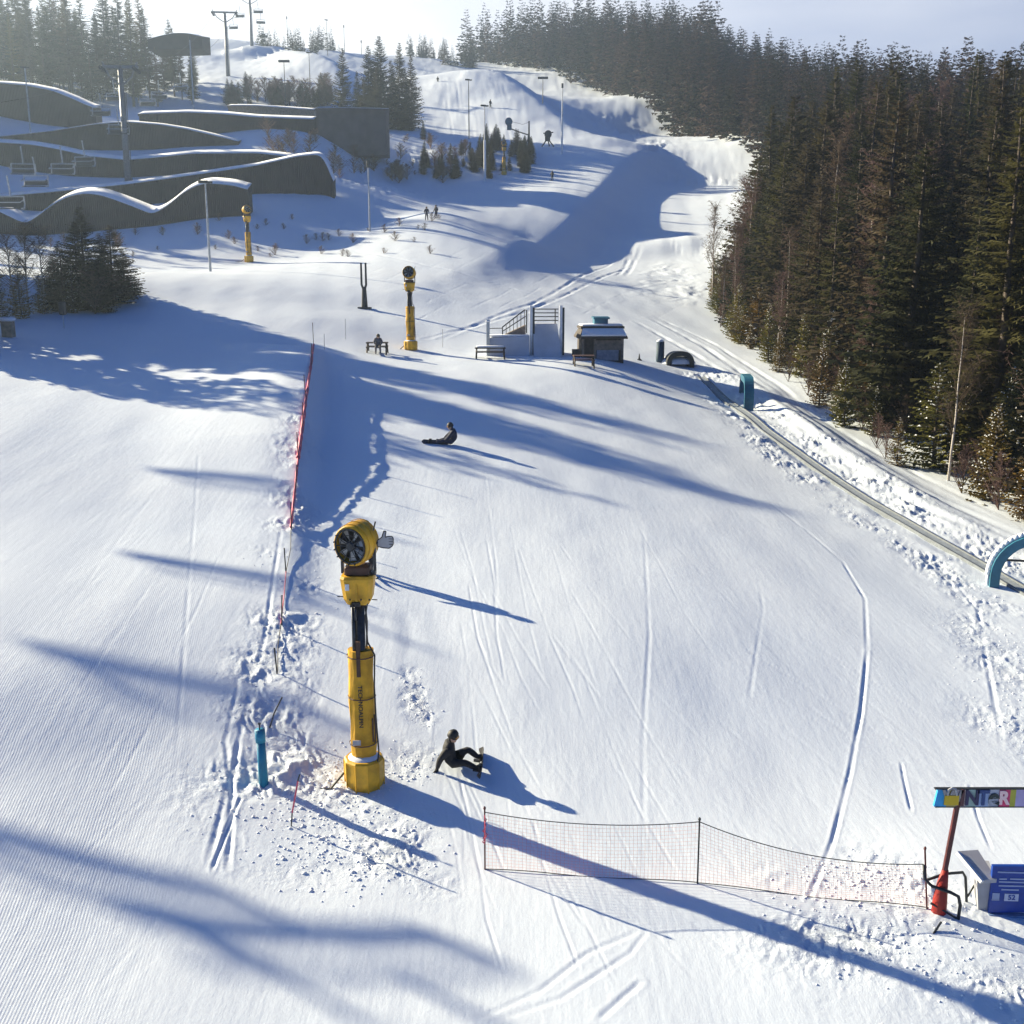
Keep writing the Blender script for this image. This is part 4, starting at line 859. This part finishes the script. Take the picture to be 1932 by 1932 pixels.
# casters: chairs just outside the frame whose shadows fall on the left piste
targets = [(400,897),(385,1068),(290,1270),(90,1600),(520,1750)]
chpos = []
for (u, v) in targets:
    q = G(u, v); chpos.append(q + SUNV * (44 if v < 1500 else 42) + Vector((0,0,2.1)))
def make_chair():
    g = empty("lift_chair", (0,0,0), 0)
    m = MB(); m.tube([(0,0,0),(0,.12,-.6),(0,.35,-1.6),(0,.35,-2.1)], .085, 6); m.box((0,0,.03),(.1,.3,.14)); m.tube([(-1.5,.35,-2.1),(1.5,.35,-2.1)], .085, 6)
    for x in (-1.5,1.5): m.tube([(x,.35,-2.1),(x,.45,-2.9),(x,.3,-3.4),(x,-.35,-3.45)], .085, 6)
    m.obj("hanger_frame", GALV, g)
    m = MB(); m.box((0,-.05,-3.42),(2.9,.55,.10), bev=.03); m.obj("seat", DKM, g)
    m = MB(); m.box((0,.40,-2.95),(2.9,.07,.62), rx=R(-8), bev=.02); m.obj("backrest", DKM, g)
    m = MB(); m.tube([(-1.45,.3,-2.5),(-1.5,-.5,-2.75),(-1.5,-.6,-2.8),(1.5,-.6,-2.8),(1.45,.3,-2.5)], .06, 5); m.obj("safety_bar", GALV, g)
    return g
ch0 = make_chair(); tag(ch0, "x", "chair", "chairs of the chairlift")
vis = [(18,386,118,"nearest lift chair, cut off by the left edge beside the first timber arch"),(66,345,132,"lift chair hanging lower left in front of the snowy terrace"),(43,322,140,"dark lift chair second from the left edge above the terrace"),(117,322,140,"large open lift chair in front of the white terrace left of the nearest tower"),
 (158,308,152,"lift chair immediately left of the nearest tower base, above the terrace"),(223,247,160,"lift chair on the nearest tower column, under its arm"),(190,213,176,"lift chair left of the nearest tower at column height"),(215,185,196,"smallest lift chair left of the nearest tower, close under its arm"),
 (300,182,215,"lift chair right of the nearest tower in the dark forest foot"),(278,195,205,"lift chair just right of the nearest tower, lowest of the three there"),(340,166,232,"lift chair highest of the three right of the nearest tower"),
 (440,52,360,"far lift chair left of the skyline tower"),(452,30,350,"far lift chair left of the skyline tower near its top"),(487,22,355,"far lift chair right of the skyline tower, uppermost"),(492,42,375,"far lift chair right of the skyline tower, middle"),(497,68,395,"far lift chair right of the skyline tower, lowest")]
first = True
for (u, v, d, lab) in vis:
    q = W(u, v, d) + Vector((0,0,3.0))
    if first: c = ch0; c.location = q; c["label"] = lab; first = False
    else: c = place_copy(ch0, q, R(random.uniform(-10,10)), None, lab)
    c.rotation_euler = (0,0,R(random.uniform(-10,10)))
for i, q in enumerate(chpos):
    place_copy(ch0, q, R(random.uniform(-8,12)), (1.35,.8,.62), "lift chair beyond the left edge that shades the left piste, number %d uphill" % (i+1) if False else "lift chair beyond the left edge shading the left piste")
# haul ropes
m = MB()
def rope(a, b, sag, r=.03):
    P_ = []
    for k in range(17):
        t = k/16; q = a.lerp(b, t); q.z -= sag*4*t*(1-t); P_.append(q - q1)
    m.tube(P_, r, 5)
for sx in (-1,1):
    rope(top1+Vector((sx*a1*.9,0,0)), top2+Vector((sx*a2*.9,0,0)), 4); rope(top2+Vector((sx*a2*.9,0,0)), top3+Vector((sx*a3*.9,0,0)), 3)
rope(top1+Vector((-a1*.9,0,0)), chpos[0]+Vector((0,0,.1)), 3, .02)
for a, b_ in zip(chpos[:4], chpos[1:5]): rope(a, b_, .1, .02)
o = m.obj("haul_rope", ROPE); o.location = q1; tag(o, "thin steel haul ropes of the chairlift strung over its towers", "cable")

# ------------------------------------------------------------------ wavy timber walls / roofs
def smooth_line(pts_, step=6):
    us = [p_[0] for p_ in pts_]; vs = [p_[1] for p_ in pts_]; U_ = np.arange(us[0], us[-1]+1, step, dtype=float); V_ = np.interp(U_, us, vs)
    k = np.array([1,2,3,2,1.])/9; Vp = np.r_[V_[0],V_[0],V_,V_[-1],V_[-1]]; return list(zip(U_, np.convolve(Vp, k, 'valid')))
def wave_wall(top, bot, d0, d1, rdepth, rrise, label, mat=CLAD, deep=3.5):
    T_ = smooth_line(top); n = len(T_); u0, u1 = T_[0][0], T_[-1][0]; bu = [b_[0] for b_ in bot]; bv = [b_[1] for b_ in bot]
    org_ = W((u0+u1)/2, np.interp((u0+u1)/2, bu, bv), (d0+d1)/2); g = empty("timber_wall_building", org_, 0, label, "building")
    f = []; tb = []
    for (u, v) in T_:
        d = d0+(d1-d0)*(u-u0)/(u1-u0); a = W(u, v, d); b_ = W(u, np.interp(u, bu, bv)+3, d); b_.x, b_.y = a.x, a.y; f.append((a-org_, b_-org_-Vector((0,0,deep))))
    bk = Vector((0, rdepth, rrise)); m = MB(); vs = []
    for a, b_ in f: vs += [a, b_, a+bk-Vector((0,0,.3)), b_+Vector((0,rdepth,0))]
    fs = []
    for i in range(n-1):
        k = i*4; fs += [(k+1,k+5,k+4,k),(k+2,k+6,k+7,k+3),(k+3,k+7,k+5,k+1)]
    fs += [(0,2,3,1),((n-1)*4,(n-1)*4+1,(n-1)*4+3,(n-1)*4+2)]
    m.add(vs, fs); m.obj("wall", mat, g)
    m = MB(); vs = []
    for a, b_ in f: vs += [a+Vector((0,-.5,-.35)), a+Vector((0,-.5,.0)), a+bk*1.02+Vector((0,0,.0)), a+bk*1.02-Vector((0,0,.35))]
    fs = [(i*4+j, i*4+4+j, i*4+4+(j+1)%4, i*4+(j+1)%4) for i in range(n-1) for j in range(4)] + [(0,1,2,3),((n-1)*4+3,(n-1)*4+2,(n-1)*4+1,(n-1)*4)]
    m.add(vs, fs); rf_ = m.obj("roof", mat, g)
    m = MB(); vs = []
    for a, b_ in f: vs += [a+Vector((0,-.35,.02)), a+Vector((0,-.35,.10)), a+bk+Vector((0,0,.12)), a+bk+Vector((0,0,.04))]
    m.add(vs, fs); m.obj("roof_snow", SNW, rf_, True)
    return g
wave_wall([(-30,392),(0,400),(50,424),(75,408),(100,388),(130,372),(160,366),(190,369),(215,377),(250,390),(290,406),(320,388),(345,366),(370,352),(390,347),(420,349),(445,352),(470,360)],[(-30,442),(0,438),(250,428),(480,412)],138,143,2.2,1.0,"nearest long timber building with two snow-topped arched roof waves")
wave_wall([(-30,374),(0,372),(92,364),(240,349),(375,330),(483,314),(558,297),(603,292),(616,305),(626,335),(634,372)],[(-30,400),(200,400),(480,405),(570,384),(640,372)],148,154,1.5,.6,"brown timber building with a long rising snow roof line ending in a rounded right end")
wave_wall([(-30,268),(0,270),(60,274),(108,282),(170,296),(240,303),(300,298),(362,291),(483,290),(552,297)],[(-30,312),(140,318),(240,334),(312,342),(483,325),(552,312)],163,166,1.5,.7,"dark timber building with a sagging snow-covered roof behind the nearest lift tower")
wave_wall([(-30,260),(0,259),(100,248),(175,236),(237,231),(300,236),(350,244),(437,264),(455,270)],[(-30,264),(0,268),(108,281),(375,275),(455,274)],178,180,2,.5,"slim dark arched timber wall above the sagging roof")
wave_wall([(262,216),(350,213),(420,216),(483,222),(592,226)],[(262,240),(350,250),(483,262),(592,262)],186,188,3,.9,"low dark flat timber building below the brown bushes")
wave_wall([(596,205),(640,204),(700,205),(730,206)],[(596,254),(730,250)],190,192,5,.8,"grey-brown boxy shed wall left of the spruce clump", M("shed_brown",(.11,.09,.085),.8,var=.3,vscale=.5))
wave_wall([(430,200),(480,200),(594,208)],[(430,218),(594,226)],204,206,3,.7,"narrow grey shed strip under the brown bushes", WOODM)
wave_wall([(-30,157),(0,158),(50,162),(100,172),(140,188),(165,200),(185,206)],[(-30,218),(0,218),(185,214)],196,198,3,.9,"dark curved timber wall at the left edge below the forest")
wave_wall([(278,76),(300,69),(330,63),(360,64),(385,72)],[(278,88),(385,86)],262,266,8,1.5,"arched shed roof with a white snow rim at the foot of the left forest", CLAD, .2)

# ------------------------------------------------------------------ vegetation
def tri_mesh(name, tris, mat):
    v = np.array(tris, float).reshape(-1,3); n = len(v)//3; me = bpy.data.meshes.new(name)
    me.vertices.add(len(v)); me.vertices.foreach_set("co", v.ravel()); me.loops.add(n*3); me.loops.foreach_set("vertex_index", np.arange(n*3, dtype=np.int32))
    me.polygons.add(n); me.polygons.foreach_set("loop_start", np.arange(0, n*3, 3, dtype=np.int32)); me.polygons.foreach_set("loop_total", np.full(n, 3, dtype=np.int32))
    me.update(calc_edges=True); me.materials.append(mat); return me
def trunk_mesh(seed, r=.011, lean=.01, mat=BARK, h=.97):
    rd = random.Random(seed); m = MB(); m.tube([(rd.uniform(-1,1)*lean*(k>0)*.4, rd.uniform(-1,1)*lean*(k>0)*.4, h*k/5 - .04*(k==0)) for k in range(6)], [r,r*.85,r*.68,r*.5,r*.3,r*.08], 6); return m.mesh("trunk", mat, True)
def spruce_tris(seed, Rr=.16, levels=44, nb=6, base=.10, segs=7, droop=.35, lf=.03, gap=.12, snow=None, ragged=.5):
    rd = random.Random(seed); T = []
    for i in range(levels):
        f = i/levels; z = base+(.985-base)*f**.92; Lm = Rr*(1-f)**.8*(.55+.45*min(1,f*6+.3))+.006
        for b in range(nb):
            if rd.random() < gap: continue
            a = rd.uniform(0, 6.283); L = Lm*rd.uniform(1-ragged, 1.12); dx, dy = math.cos(a), math.sin(a); px, py = -dy, dx; dr = droop*rd.uniform(.6,1.4)*(1-.8*f)-.15*f; z0 = z+rd.uniform(-.008,.008)
            prev = (0,0,z0)
            for k in range(1, segs+1):
                s_ = k/segs; X, Y, Z = dx*L*s_, dy*L*s_, z0-dr*L*s_+.22*L*s_*s_
                l = lf*(1.15-.55*s_)*rd.uniform(.6,1.2)*(.22+.78*(1-f)); wq = L/segs*.55
                for sd in (-1,1):
                    T.append(((X-dx*wq,Y-dy*wq,Z),(X+dx*wq,Y+dy*wq,Z+.001),(X+px*sd*l+dx*l*.5, Y+py*sd*l+dy*l*.5, Z-l*rd.uniform(.15,.75))))
                if k % 2 == 0: T.append(((X-dx*wq*.8,Y-dy*wq*.8,Z),(X+dx*wq*.8,Y+dy*wq*.8,Z),(X+rd.uniform(-.3,.3)*l,Y+rd.uniform(-.3,.3)*l,Z-l*.95)))
                if snow is not None and rd.random() < .20 and s_ > .35:
                    q = l*.75; zz = Z+.004
                    snow.append(((X-px*q-dx*q*.5,Y-py*q-dy*q*.5,zz),(X+px*q,Y+py*q,zz),(X+dx*q*1.1,Y+dy*q*1.1,zz-.003))); snow.append(((X-px*q*.6,Y-py*q*.6,zz-.006),(X+px*q*.6,Y+py*q*.6,zz-.006),(X,Y,zz+.010)))
    return T
def tree_proto(name, trunk, crown, snow=None):
    g = bpy.data.objects.new(name, None); COL.objects.link(g)
    t = bpy.data.objects.new("trunk", trunk); COL.objects.link(t); t.parent = g
    c = bpy.data.objects.new("crown", crown); COL.objects.link(c); c.parent = g
    if snow: s1 = bpy.data.objects.new("snow", snow); COL.objects.link(s1); s1.parent = g
    return g
TALL = []; MID = []; SMALL = []; BIR = []
for i, (rr_, base) in enumerate([(.15,.14),(.12,.20),(.17,.08),(.14,.25),(.11,.12)]):
    TALL.append((trunk_mesh(i), tri_mesh("crown", spruce_tris(i+1, rr_, 52, 8, base, 7, .38, .030, .14, None, .6), SPR), None))
for i, rr_ in enumerate([.22,.26,.19]):
    TALL_S = []; T = spruce_tris(i+20, rr_, 40, 11, .02, 7, .22, .042, .05, TALL_S, .4); MID.append((trunk_mesh(i+30,.014), tri_mesh("crown", T, SPR), None))
for i, rr_ in enumerate([.30,.36,.26]):
    sn = []; T = spruce_tris(i+40, rr_, 30, 9, .01, 6, .12, .05, .05, sn, .5); SMALL.append((trunk_mesh(i+50,.02), tri_mesh("crown", T, OLV), tri_mesh("snow", sn, SNW)))
def birch_tris(seed, spread=.16, nl=34, h0=.25, tk_=1.5):
    rd = random.Random(seed); T = []
    def seg(a, b, w_):
        w_ = w_*tk_; d = (b-a); s1 = d.orthogonal().normalized()*w_; s2 = d.cross(s1).normalized()*w_; T.append((a-s1,a+s1,b)); T.append((a-s2,a+s2,b))
    for i in range(nl):
        f = i/nl; z = h0+(.93-h0)*f; a = rd.uniform(0,6.283); L = spread*(1-.75*f)*rd.uniform(.6,1.2)*2; d = Vector((math.cos(a)*.55, math.sin(a)*.55, .85)).normalized()
        A = Vector((0,0,z)); B = A+d*L; B2 = B+Vector((d.x,d.y,.1))*L*.25; seg(A,B,.0022); seg(B,B2,.0014)
        for k in range(16):
            s_ = rd.uniform(.2,1); c = A.lerp(B, s_); e = c+Vector((rd.uniform(-1,1),rd.uniform(-1,1),rd.uniform(-.1,1)))*.05; seg(c,e,.0012)
            for _ in range(2): seg(e, e+Vector((rd.uniform(-1,1),rd.uniform(-1,1),rd.uniform(-.7,.4)))*.028, .0009)
    return [tuple(map(tuple, t)) for t in T]
for i in range(3): BIR.append((trunk_mesh(i+70,.008,.012,BIRCH,.9), tri_mesh("crown", birch_tris(i+60, [.16,.2,.13][i]), TWG), None))
BUSH = [(trunk_mesh(90+i,.012,.03,BARK,.5), tri_mesh("crown", birch_tris(i+80, .33, 30, .02, 4.5), TWG), None) for i in range(2)]
def plant(protos, name, loc, h, label, cat, group, wide=1.0):
    tr, cr, sn = random.choice(protos)
    g = bpy.data.objects.new(name, None); COL.objects.link(g); g.location = loc; g.scale = (h*wide, h*wide, h); g.rotation_euler = (R(random.uniform(-1.5,1.5)), R(random.uniform(-1.5,1.5)), random.uniform(0,6.28)); tag(g, label, cat, group)
    for nm, me in (("trunk",tr),("crown",cr),("snow",sn)):
        if me: o = bpy.data.objects.new(nm, me); COL.objects.link(o); o.parent = g
    return g
def proj(x, y, z):
    q = Vector((x,y,z)); d = q.dot(FV); return 966+FPX*q.x/d, 966-FPX*q.dot(UV)/d, d

# right-hand forest
EDGE = np.array([tuple(W(u,v,d))[:2] for u,v,d in [(2050,1100,40),(1930,1015,46),(1800,955,52),(1700,898,56),(1600,815,64),(1500,738,75),(1400,668,93),(1345,615,105),(1338,560,120),(1400,490,146),(1440,420,172),(1440,335,212),(1350,290,245),(1250,248,290),(1150,187,350),(1050,152,395),(950,130,430),(893,114,455)]])
cand = []
for _ in range(90000):
    x = rng.uniform(-20, 190); y = rng.uniform(35, 520); cand.append((x, y))
cand = np.array(cand); sd_, tt_ = sdist(EDGE, cand[:,0], cand[:,1])
cz = terr(cand[:,0], cand[:,1]); taken = {}; spruces = []; edges_ = []
def free(x, y, rad):
    k = (int(x//6), int(y//6))
    for i in (-1,0,1):
        for j in (-1,0,1):
            for (a, b_, r_) in taken.get((k[0]+i,k[1]+j), ()):
                if (a-x)**2+(b_-y)**2 < ((rad+r_)*.5)**2: return False
    taken.setdefault(k, []).append((x,y,rad)); return True
for (x, y), s1, z in zip(cand, sd_, cz):
    if s1 < .6 or s1 > 95: continue
    u, v, d = proj(x, y, z)
    if u > 2060 or u < 850 or (y > 110 and (s1 > 75 or v < -40)): continue
    near = y < 130
    if s1 > 2.6:
        rad = 2.9 + max(0,(d-90))*.0055 + max(0, s1-40)*.02
        if s1 > 50 and near: continue
        if free(x, y, rad): spruces.append((x,y,z,s1,u,d))
tk2 = {}
for (x, y), s1, z in zip(cand, sd_, cz):
    if s1 < .1 or s1 > 9 or y > 150: continue
    u, v, d = proj(x, y, z)
    if u > 2030 or u < 850: continue
    k = (int(x//2), int(y//2)); rad = 1.15 + max(0, d-60)*.008 + s1*.05
    if any((a-x)**2+(b_-y)**2 < rad*rad for i in (-1,0,1) for j in (-1,0,1) for (a,b_) in tk2.get((k[0]+i,k[1]+j),())): continue
    tk2.setdefault(k, []).append((x,y)); edges_.append((x,y,z,s1,u,d))
print("BRUSH", len(edges_))
def hmap(s1, d): return min(24, 12+s1*.9)
spruces.sort(key=lambda q: q[5]); edges_.sort(key=lambda q: q[5])
nb = 0
for (x,y,z,s1,u,d) in edges_[:470]:
    r_ = random.random()
    if r_ < .58: plant(SMALL, "young_spruce", (x,y,z-.1), random.uniform(2.4,5.0)+s1*.4, "olive green young spruce with snow on its branches in the forest margin on the right", "tree", "young spruces along the right forest edge", random.uniform(.75,1.25))
    elif r_ < .70: plant(BIR, "birch_tree", (x,y,z-.1), random.uniform(7,12), "bare pinkish birch with a pale trunk at the right forest edge", "tree", "bare birches in the right forest"); nb += 1
    else: plant(BUSH, "bare_bush", (x,y,z-.1), random.uniform(1.8,3.2)+s1*.25, "bare reddish brown bush at the right forest edge", "bush", "bare bushes at the right forest edge")
ind = spruces[:185]; rest = spruces[185:]
def ztop(y, v0):
    q = (966-v0)/FPX; return y*(q*cp-sp_)/(cp+q*sp_)
for i, (x,y,z,s1,u,d) in enumerate(ind):
    h = (9+min(s1,8)*1.6)*random.uniform(.62,1.28) if d < 130 else (13+min(s1,12)*.6)*random.uniform(.75,1.2)
    h = min(h, ztop(y, random.uniform(75, 190)) - z) if u > 1400 else h
    if random.random() < .15 and d < 260: plant(BIR, "birch_tree", (x,y,z-.2), h*.85, "bare pinkish birch with a pale trunk at the right forest edge", "tree", "bare birches in the right forest")
    else: plant(MID if s1 < 11 and d < 140 and random.random() < .6 else TALL, "spruce_tree", (x,y,z-.3), h, "tall dark spruce crowded among others in the forest right of the piste", "tree", "tall spruces of the right forest", random.uniform(.95,1.5))
LOW = [spruce_tris(200+i, .17, 20, 6, .05, 2, .35, .075, .06) for i in range(5)]; LOW = [np.array(t).reshape(-1,3) for t in LOW]
FARM = M("mixed_forest", (.05,.05,.03), .8, spec=.15)
def _farm():
    t = FARM.node_tree; tc = t.nodes.new("ShaderNodeTexCoord"); mp = t.nodes.new("ShaderNodeMapping"); mp.inputs["Scale"].default_value = (1,1,.25); nz = t.nodes.new("ShaderNodeTexNoise"); nz.inputs["Scale"].default_value = .16; nz.inputs["Detail"].default_value = 5; nz.inputs["Roughness"].default_value = .7
    cr = t.nodes.new("ShaderNodeValToRGB"); e = cr.color_ramp.elements; e[0].position = .38; e[0].color = (.020,.028,.016,1); e[1].position = .66; e[1].color = (.12,.085,.065,1)
    k = e.new(.47); k.color = (.034,.036,.022,1); k = e.new(.55); k.color = (.075,.052,.042,1)
    t.links.new(tc.outputs["Object"], mp.inputs[0]); t.links.new(mp.outputs[0], nz.inputs[0]); t.links.new(nz.outputs[0], cr.inputs[0]); t.links.new(cr.outputs[0], t.nodes["Principled BSDF"].inputs["Base Color"])
_farm(); translucent(FARM, .3)
def stuff_forest(items, name, label):
    out = []
    for (x,y,z,h) in items:
        a = LOW[random.randrange(5)].copy(); an = random.uniform(0,6.28); c, s1 = math.cos(an), math.sin(an); wd = random.uniform(.8,1.3)
        wd *= 1.25 if name == 'side_forest' else 1; xx = (a[:,0]*c-a[:,1]*s1)*h*wd+x; yy = (a[:,0]*s1+a[:,1]*c)*h*wd+y; out.append(np.stack([xx,yy,a[:,2]*h+z],1))
    if not out: return
    o = bpy.data.objects.new(name, tri_mesh(name, np.concatenate(out), FARM)); COL.objects.link(o); tag(o, label, "forest", None, "stuff")
stuff_forest([(x,y,z-.3,random.uniform(12,21)*(1.3 if u < 1350 else 1)) for (x,y,z,s1,u,d) in rest], "far_forest", "distant spruce forest covering the ridge on the right up to the skyline")
print("FOREST", len(edges_), len(spruces), "rest", len(rest))

# left forest behind the walls
lf = []
for _ in range(4000):
    u = random.uniform(-60, 440); d = random.uniform(235, 420); v = 200 - (d-235)*.45 - max(0,u-180)*.08
    x = (u-966)/FPX*d; y = d*1.04; z = gz(x, y); uu, vv, dd = proj(x, y, z)
    if uu > 425 or vv > 205 or vv < 40: continue
    if uu > 375 and vv > 100: continue
    if free(x, y, 5.5): lf.append((x,y,z,uu,dd))
lf.sort(key=lambda q: q[4])
for (x,y,z,u,d) in lf[:62]:
    h = random.uniform(17,30)*(1 if u < 230 else max(.42, 1-(u-230)/260))
    plant(TALL, "spruce_tree", (x,y,z-.3), h, "tall hazy spruce in the forest at the upper left behind the timber walls", "tree", "hazy spruces of the upper left forest", random.uniform(.9,1.3))
# skyline shrubs
sk = []
for _ in range(90):
    u = random.uniform(490,640) if random.random() < .5 else random.uniform(770,900); p = G(u, 99 if u < 640 else 113); q = p*1.04
    sk.append((q.x, q.y, gz(q.x,q.y)-1, random.uniform(4,11)))
stuff_forest(sk, "skyline_trees", "small distant trees along the skyline of the ski hill")
# mid spruce clump
for (u, top, base, lab) in [(648,96,236,"pointed lone spruce at the left end of the mid-hill spruce clump"),(675,138,240,"shorter spruce second from the left in the mid-hill clump"),(697,92,243,"tall bushy-topped spruce left of the highest one in the mid-hill clump"),(722,74,245,"highest spruce in the middle of the mid-hill clump"),
    (742,118,246,"spruce filling the gap right of the highest one in the mid-hill clump"),(753,88,246,"slender tall spruce right of the highest one in the mid-hill clump"),(776,110,246,"rightmost spruce of the mid-hill clump beside the sunlit piste"),(710,130,247,"low spruce in front of the highest one of the mid-hill clump"),(765,135,247,"low spruce in front on the right side of the mid-hill clump"),(688,150,246,"low dark spruce in front on the left side of the mid-hill clump")]:
    p = G(u, base); plant(MID, "spruce_tree", p, (base-top)*depth(p)/FPX, lab, "tree", "spruces of the mid-hill clump", .95)
def thicket(n, us, vs, hs, protos, name, label, cat, group, wide=1.3):
    for _ in range(n):
        u, v = random.uniform(*us), random.uniform(*vs); p = G(u, v)
        plant(protos, name, p-Vector((0,0,.15)), random.uniform(*hs), label, cat, group, wide)
thicket(40, (885,1005), (276,326), (2.5,5.2), MID, "low_spruce", "low dark spruce in the far thicket around the small yellow snow gun", "tree", "low spruces in the thicket by the middle piste")
thicket(30, (430,625), (182,204), (3,6.5), MID, "low_spruce", "low dark spruce in the brown thicket above the grey shed strip", "tree", "low spruces above the grey shed strip")
thicket(34, (430,640), (178,206), (3,6), BUSH, "bare_bush", "bare brown bush in the thicket above the grey shed strip", "bush", "bare bushes above the grey shed strip", 1.6)
thicket(80, (490,880), (258,345), (1.0,3.4), BUSH, "bare_bush", "low bare bush on the snowy hummocks below the mid-hill spruces", "bush", "bare bushes below the mid-hill spruces", 1.8)
thicket(30, (790,930), (255,340), (1.5,4.2), MID, "low_spruce", "low dark spruce on the hummocks left of the two-tone lamp post", "tree", "low spruces left of the two-tone lamp post")
thicket(40, (250,840), (410,485), (.5,1.3), BUSH, "low_shrub", "tiny dark shrub poking out of the shaded snow in the hollow", "bush", "tiny shrubs in the shaded hollow", 1.8)
thicket(14, (20,230), (445,470), (.8,2.0), BUSH, "low_shrub", "small dark shrub on the shaded slope behind the left tree clump", "bush", "shrubs behind the left tree clump", 1.5)
# near left clump
for (u, top, base, pr, nm, lab, wd) in [(165,392,583,MID,"spruce_tree","biggest dark spruce in the middle of the left tree clump",1.61),(215,425,572,MID,"spruce_tree","dark spruce on the right side of the left tree clump",1.75),(238,470,560,MID,"spruce_tree","low spruce at the right tip of the left tree clump",1.89),
    (150,420,580,MID,"spruce_tree","dark spruce just left behind the biggest one in the left clump",1.5),(195,440,576,MID,"spruce_tree","dark spruce between the biggest one and the right one of the left clump",1.5),(105,480,584,MID,"spruce_tree","low dark spruce at the left side of the big ones in the clump",1.5),(122,455,586,MID,"spruce_tree","dark spruce left of the biggest one in the left clump",1.68),(190,480,588,MID,"spruce_tree","low spruce in front of the biggest one in the left clump",1.96),(140,500,590,SMALL,"young_spruce","snow-dusted young spruce at the foot of the biggest one in the left clump",1.20),
    (55,425,590,BIR,"birch_tree","bare pinkish birch in the left part of the left clump",1.75),(85,430,590,BIR,"birch_tree","bare grey birch right beside the pinkish one in the left clump",1.64),(28,440,595,BIR,"birch_tree","bare birch nearest the left edge in the left clump",1.75),
    (40,490,600,SMALL,"young_spruce","snow-laden young spruce under the birches of the left clump",0.98),(6,505,612,SMALL,"young_spruce","snow-laden young spruce cut by the left edge of the view",0.47),(80,515,592,SMALL,"young_spruce","small snowy spruce between the birches and the dark spruces",0.78),(215,520,578,BUSH,"bare_bush","reddish bare bush in front of the right side of the left clump",2.10),(180,515,592,BUSH,"bare_bush","greyish bare bush in the middle front of the left clump",2.10)]:
    p = G(u, base); plant(pr, nm, p, (base-top)*depth(p)/FPX, lab, "tree" if nm != "bare_bush" else "bush", None, wd)
# tall spruces beyond the left edge: they shade the piste
TIPS = [(1680,1015),(1560,978),(1450,940),(1330,905),(1200,868),(1060,835),(920,805),(790,772),(1500,888),(1380,860),(1220,815),(1050,765),(880,720),(720,692),
  (1330,1000),(1180,965),(1020,930),(860,905),(740,885),(600,690),(500,655),(420,635),(320,608),(560,690)]
HOL = [(880,434),(850,430),(815,424),(780,440),(740,450),(700,462),(650,466),(600,470),(550,488),(500,500),(450,500),(400,505),(340,510),(290,516),(760,408),(690,408),(620,400),(560,420),(640,435),(480,450),(400,440),(300,470)]
items = []
def caster(u, v, cut=-45):
    q = G(u, v); hx, hy = SUNV.x/math.cos(R(SUN_EL)), SUNV.y/math.cos(R(SUN_EL))
    for t in range(25, 160):
        x, y = q.x+hx*t, q.y+hy*t; z = gz(x, y); uu, vv, dd = proj(x, y, z)
        if uu < cut: break
    h = q.z + t*math.tan(R(SUN_EL)) - z; print("CAST", u, v, round(uu), round(vv), round(h,1), t)
    if h > 4: items.append((x,y,z-.3,h))
for (u, v) in TIPS:
    for k in range(1 if (u < 650 or (u, v) in [(1330,1000),(1180,965),(1020,930),(860,905)]) else 4): caster(u + (0 if k == 0 else random.uniform(-70,25)), v + (0 if k == 0 else random.uniform(-14,10)), -115 - k*20)
for (u, v) in HOL:
    for k in range(2): caster(u + k*random.uniform(-25,0), v, -110 - k*40)
stuff_forest(items, "side_forest", "dense spruce wood beyond the left edge of the view that shades the slope")

# snow clods scattered on the rough strips
def clods():
    m_v = []; m_f = []
    ico = [(0,0,.8),(1,0,0),(.3,.95,0),(-.8,.6,0),(-.8,-.6,0),(.3,-.95,0),(0,0,-.5)]; fc = [(0,1,2),(0,2,3),(0,3,4),(0,4,5),(0,5,1),(6,2,1),(6,3,2),(6,4,3),(6,5,4),(6,1,5)]
    P_ = []
    for P, wd, am, _ in LUMPS[:10]:
        n = int(240 if wd > .5 else 50)
        for _ in range(n):
            i = rng.randint(len(P)-1); t = rng.rand(); q = P[i]*(1-t)+P[i+1]*t + rng.normal(0, wd*.6, 2); P_.append(q)
    P_ = np.array(P_); z = terr(P_[:,0], P_[:,1]); z, _r = detail(P_[:,0].copy(), P_[:,1].copy(), z)
    for (x, y), zz in zip(P_, z):
        s1 = rng.uniform(.012,.038)*(1 if rng.rand() < .9 else 1.8); o = len(m_v); a = rng.rand()*6
        for vx, vy, vz in ico:
            k = s1*rng.uniform(.7,1.2); m_v.append((x+(vx*math.cos(a)-vy*math.sin(a))*k, y+(vx*math.sin(a)+vy*math.cos(a))*k, zz+vz*k*.7+.004))
        m_f += [tuple(i+o for i in f) for f in fc]
    me = bpy.data.meshes.new("snow_clods"); me.from_pydata(m_v, [], m_f); me.polygons.foreach_set("use_smooth", [True]*len(me.polygons)); me.materials.append(SNW); o = bpy.data.objects.new("snow_clods", me); COL.objects.link(o); tag(o, "loose lumps of snow scattered along the fence, carpet and gun base", "snow", None, "stuff")
clods()

# ------------------------------------------------------------------ haze
hz = bpy.data.materials.new("haze"); hz.use_nodes = True; t = hz.node_tree; t.nodes.clear(); oo = t.nodes.new("ShaderNodeOutputMaterial"); pv = t.nodes.new("ShaderNodeVolumePrincipled")
pv.inputs["Color"].default_value = (.60,.77,1,1); pv.inputs["Density"].default_value = HAZE; pv.inputs["Anisotropy"].default_value = .6
t.links.new(pv.outputs[0], oo.inputs["Volume"])
zt = ZMAX + 45; m = MB(); m.box((0,0,(zt+ZMIN-1-100)/2),(2300,2300,zt-ZMIN+101)); hb = m.obj("haze", hz); tag(hb, None, None, None, "stuff")
if HAZE <= 0: bpy.data.objects.remove(hb)
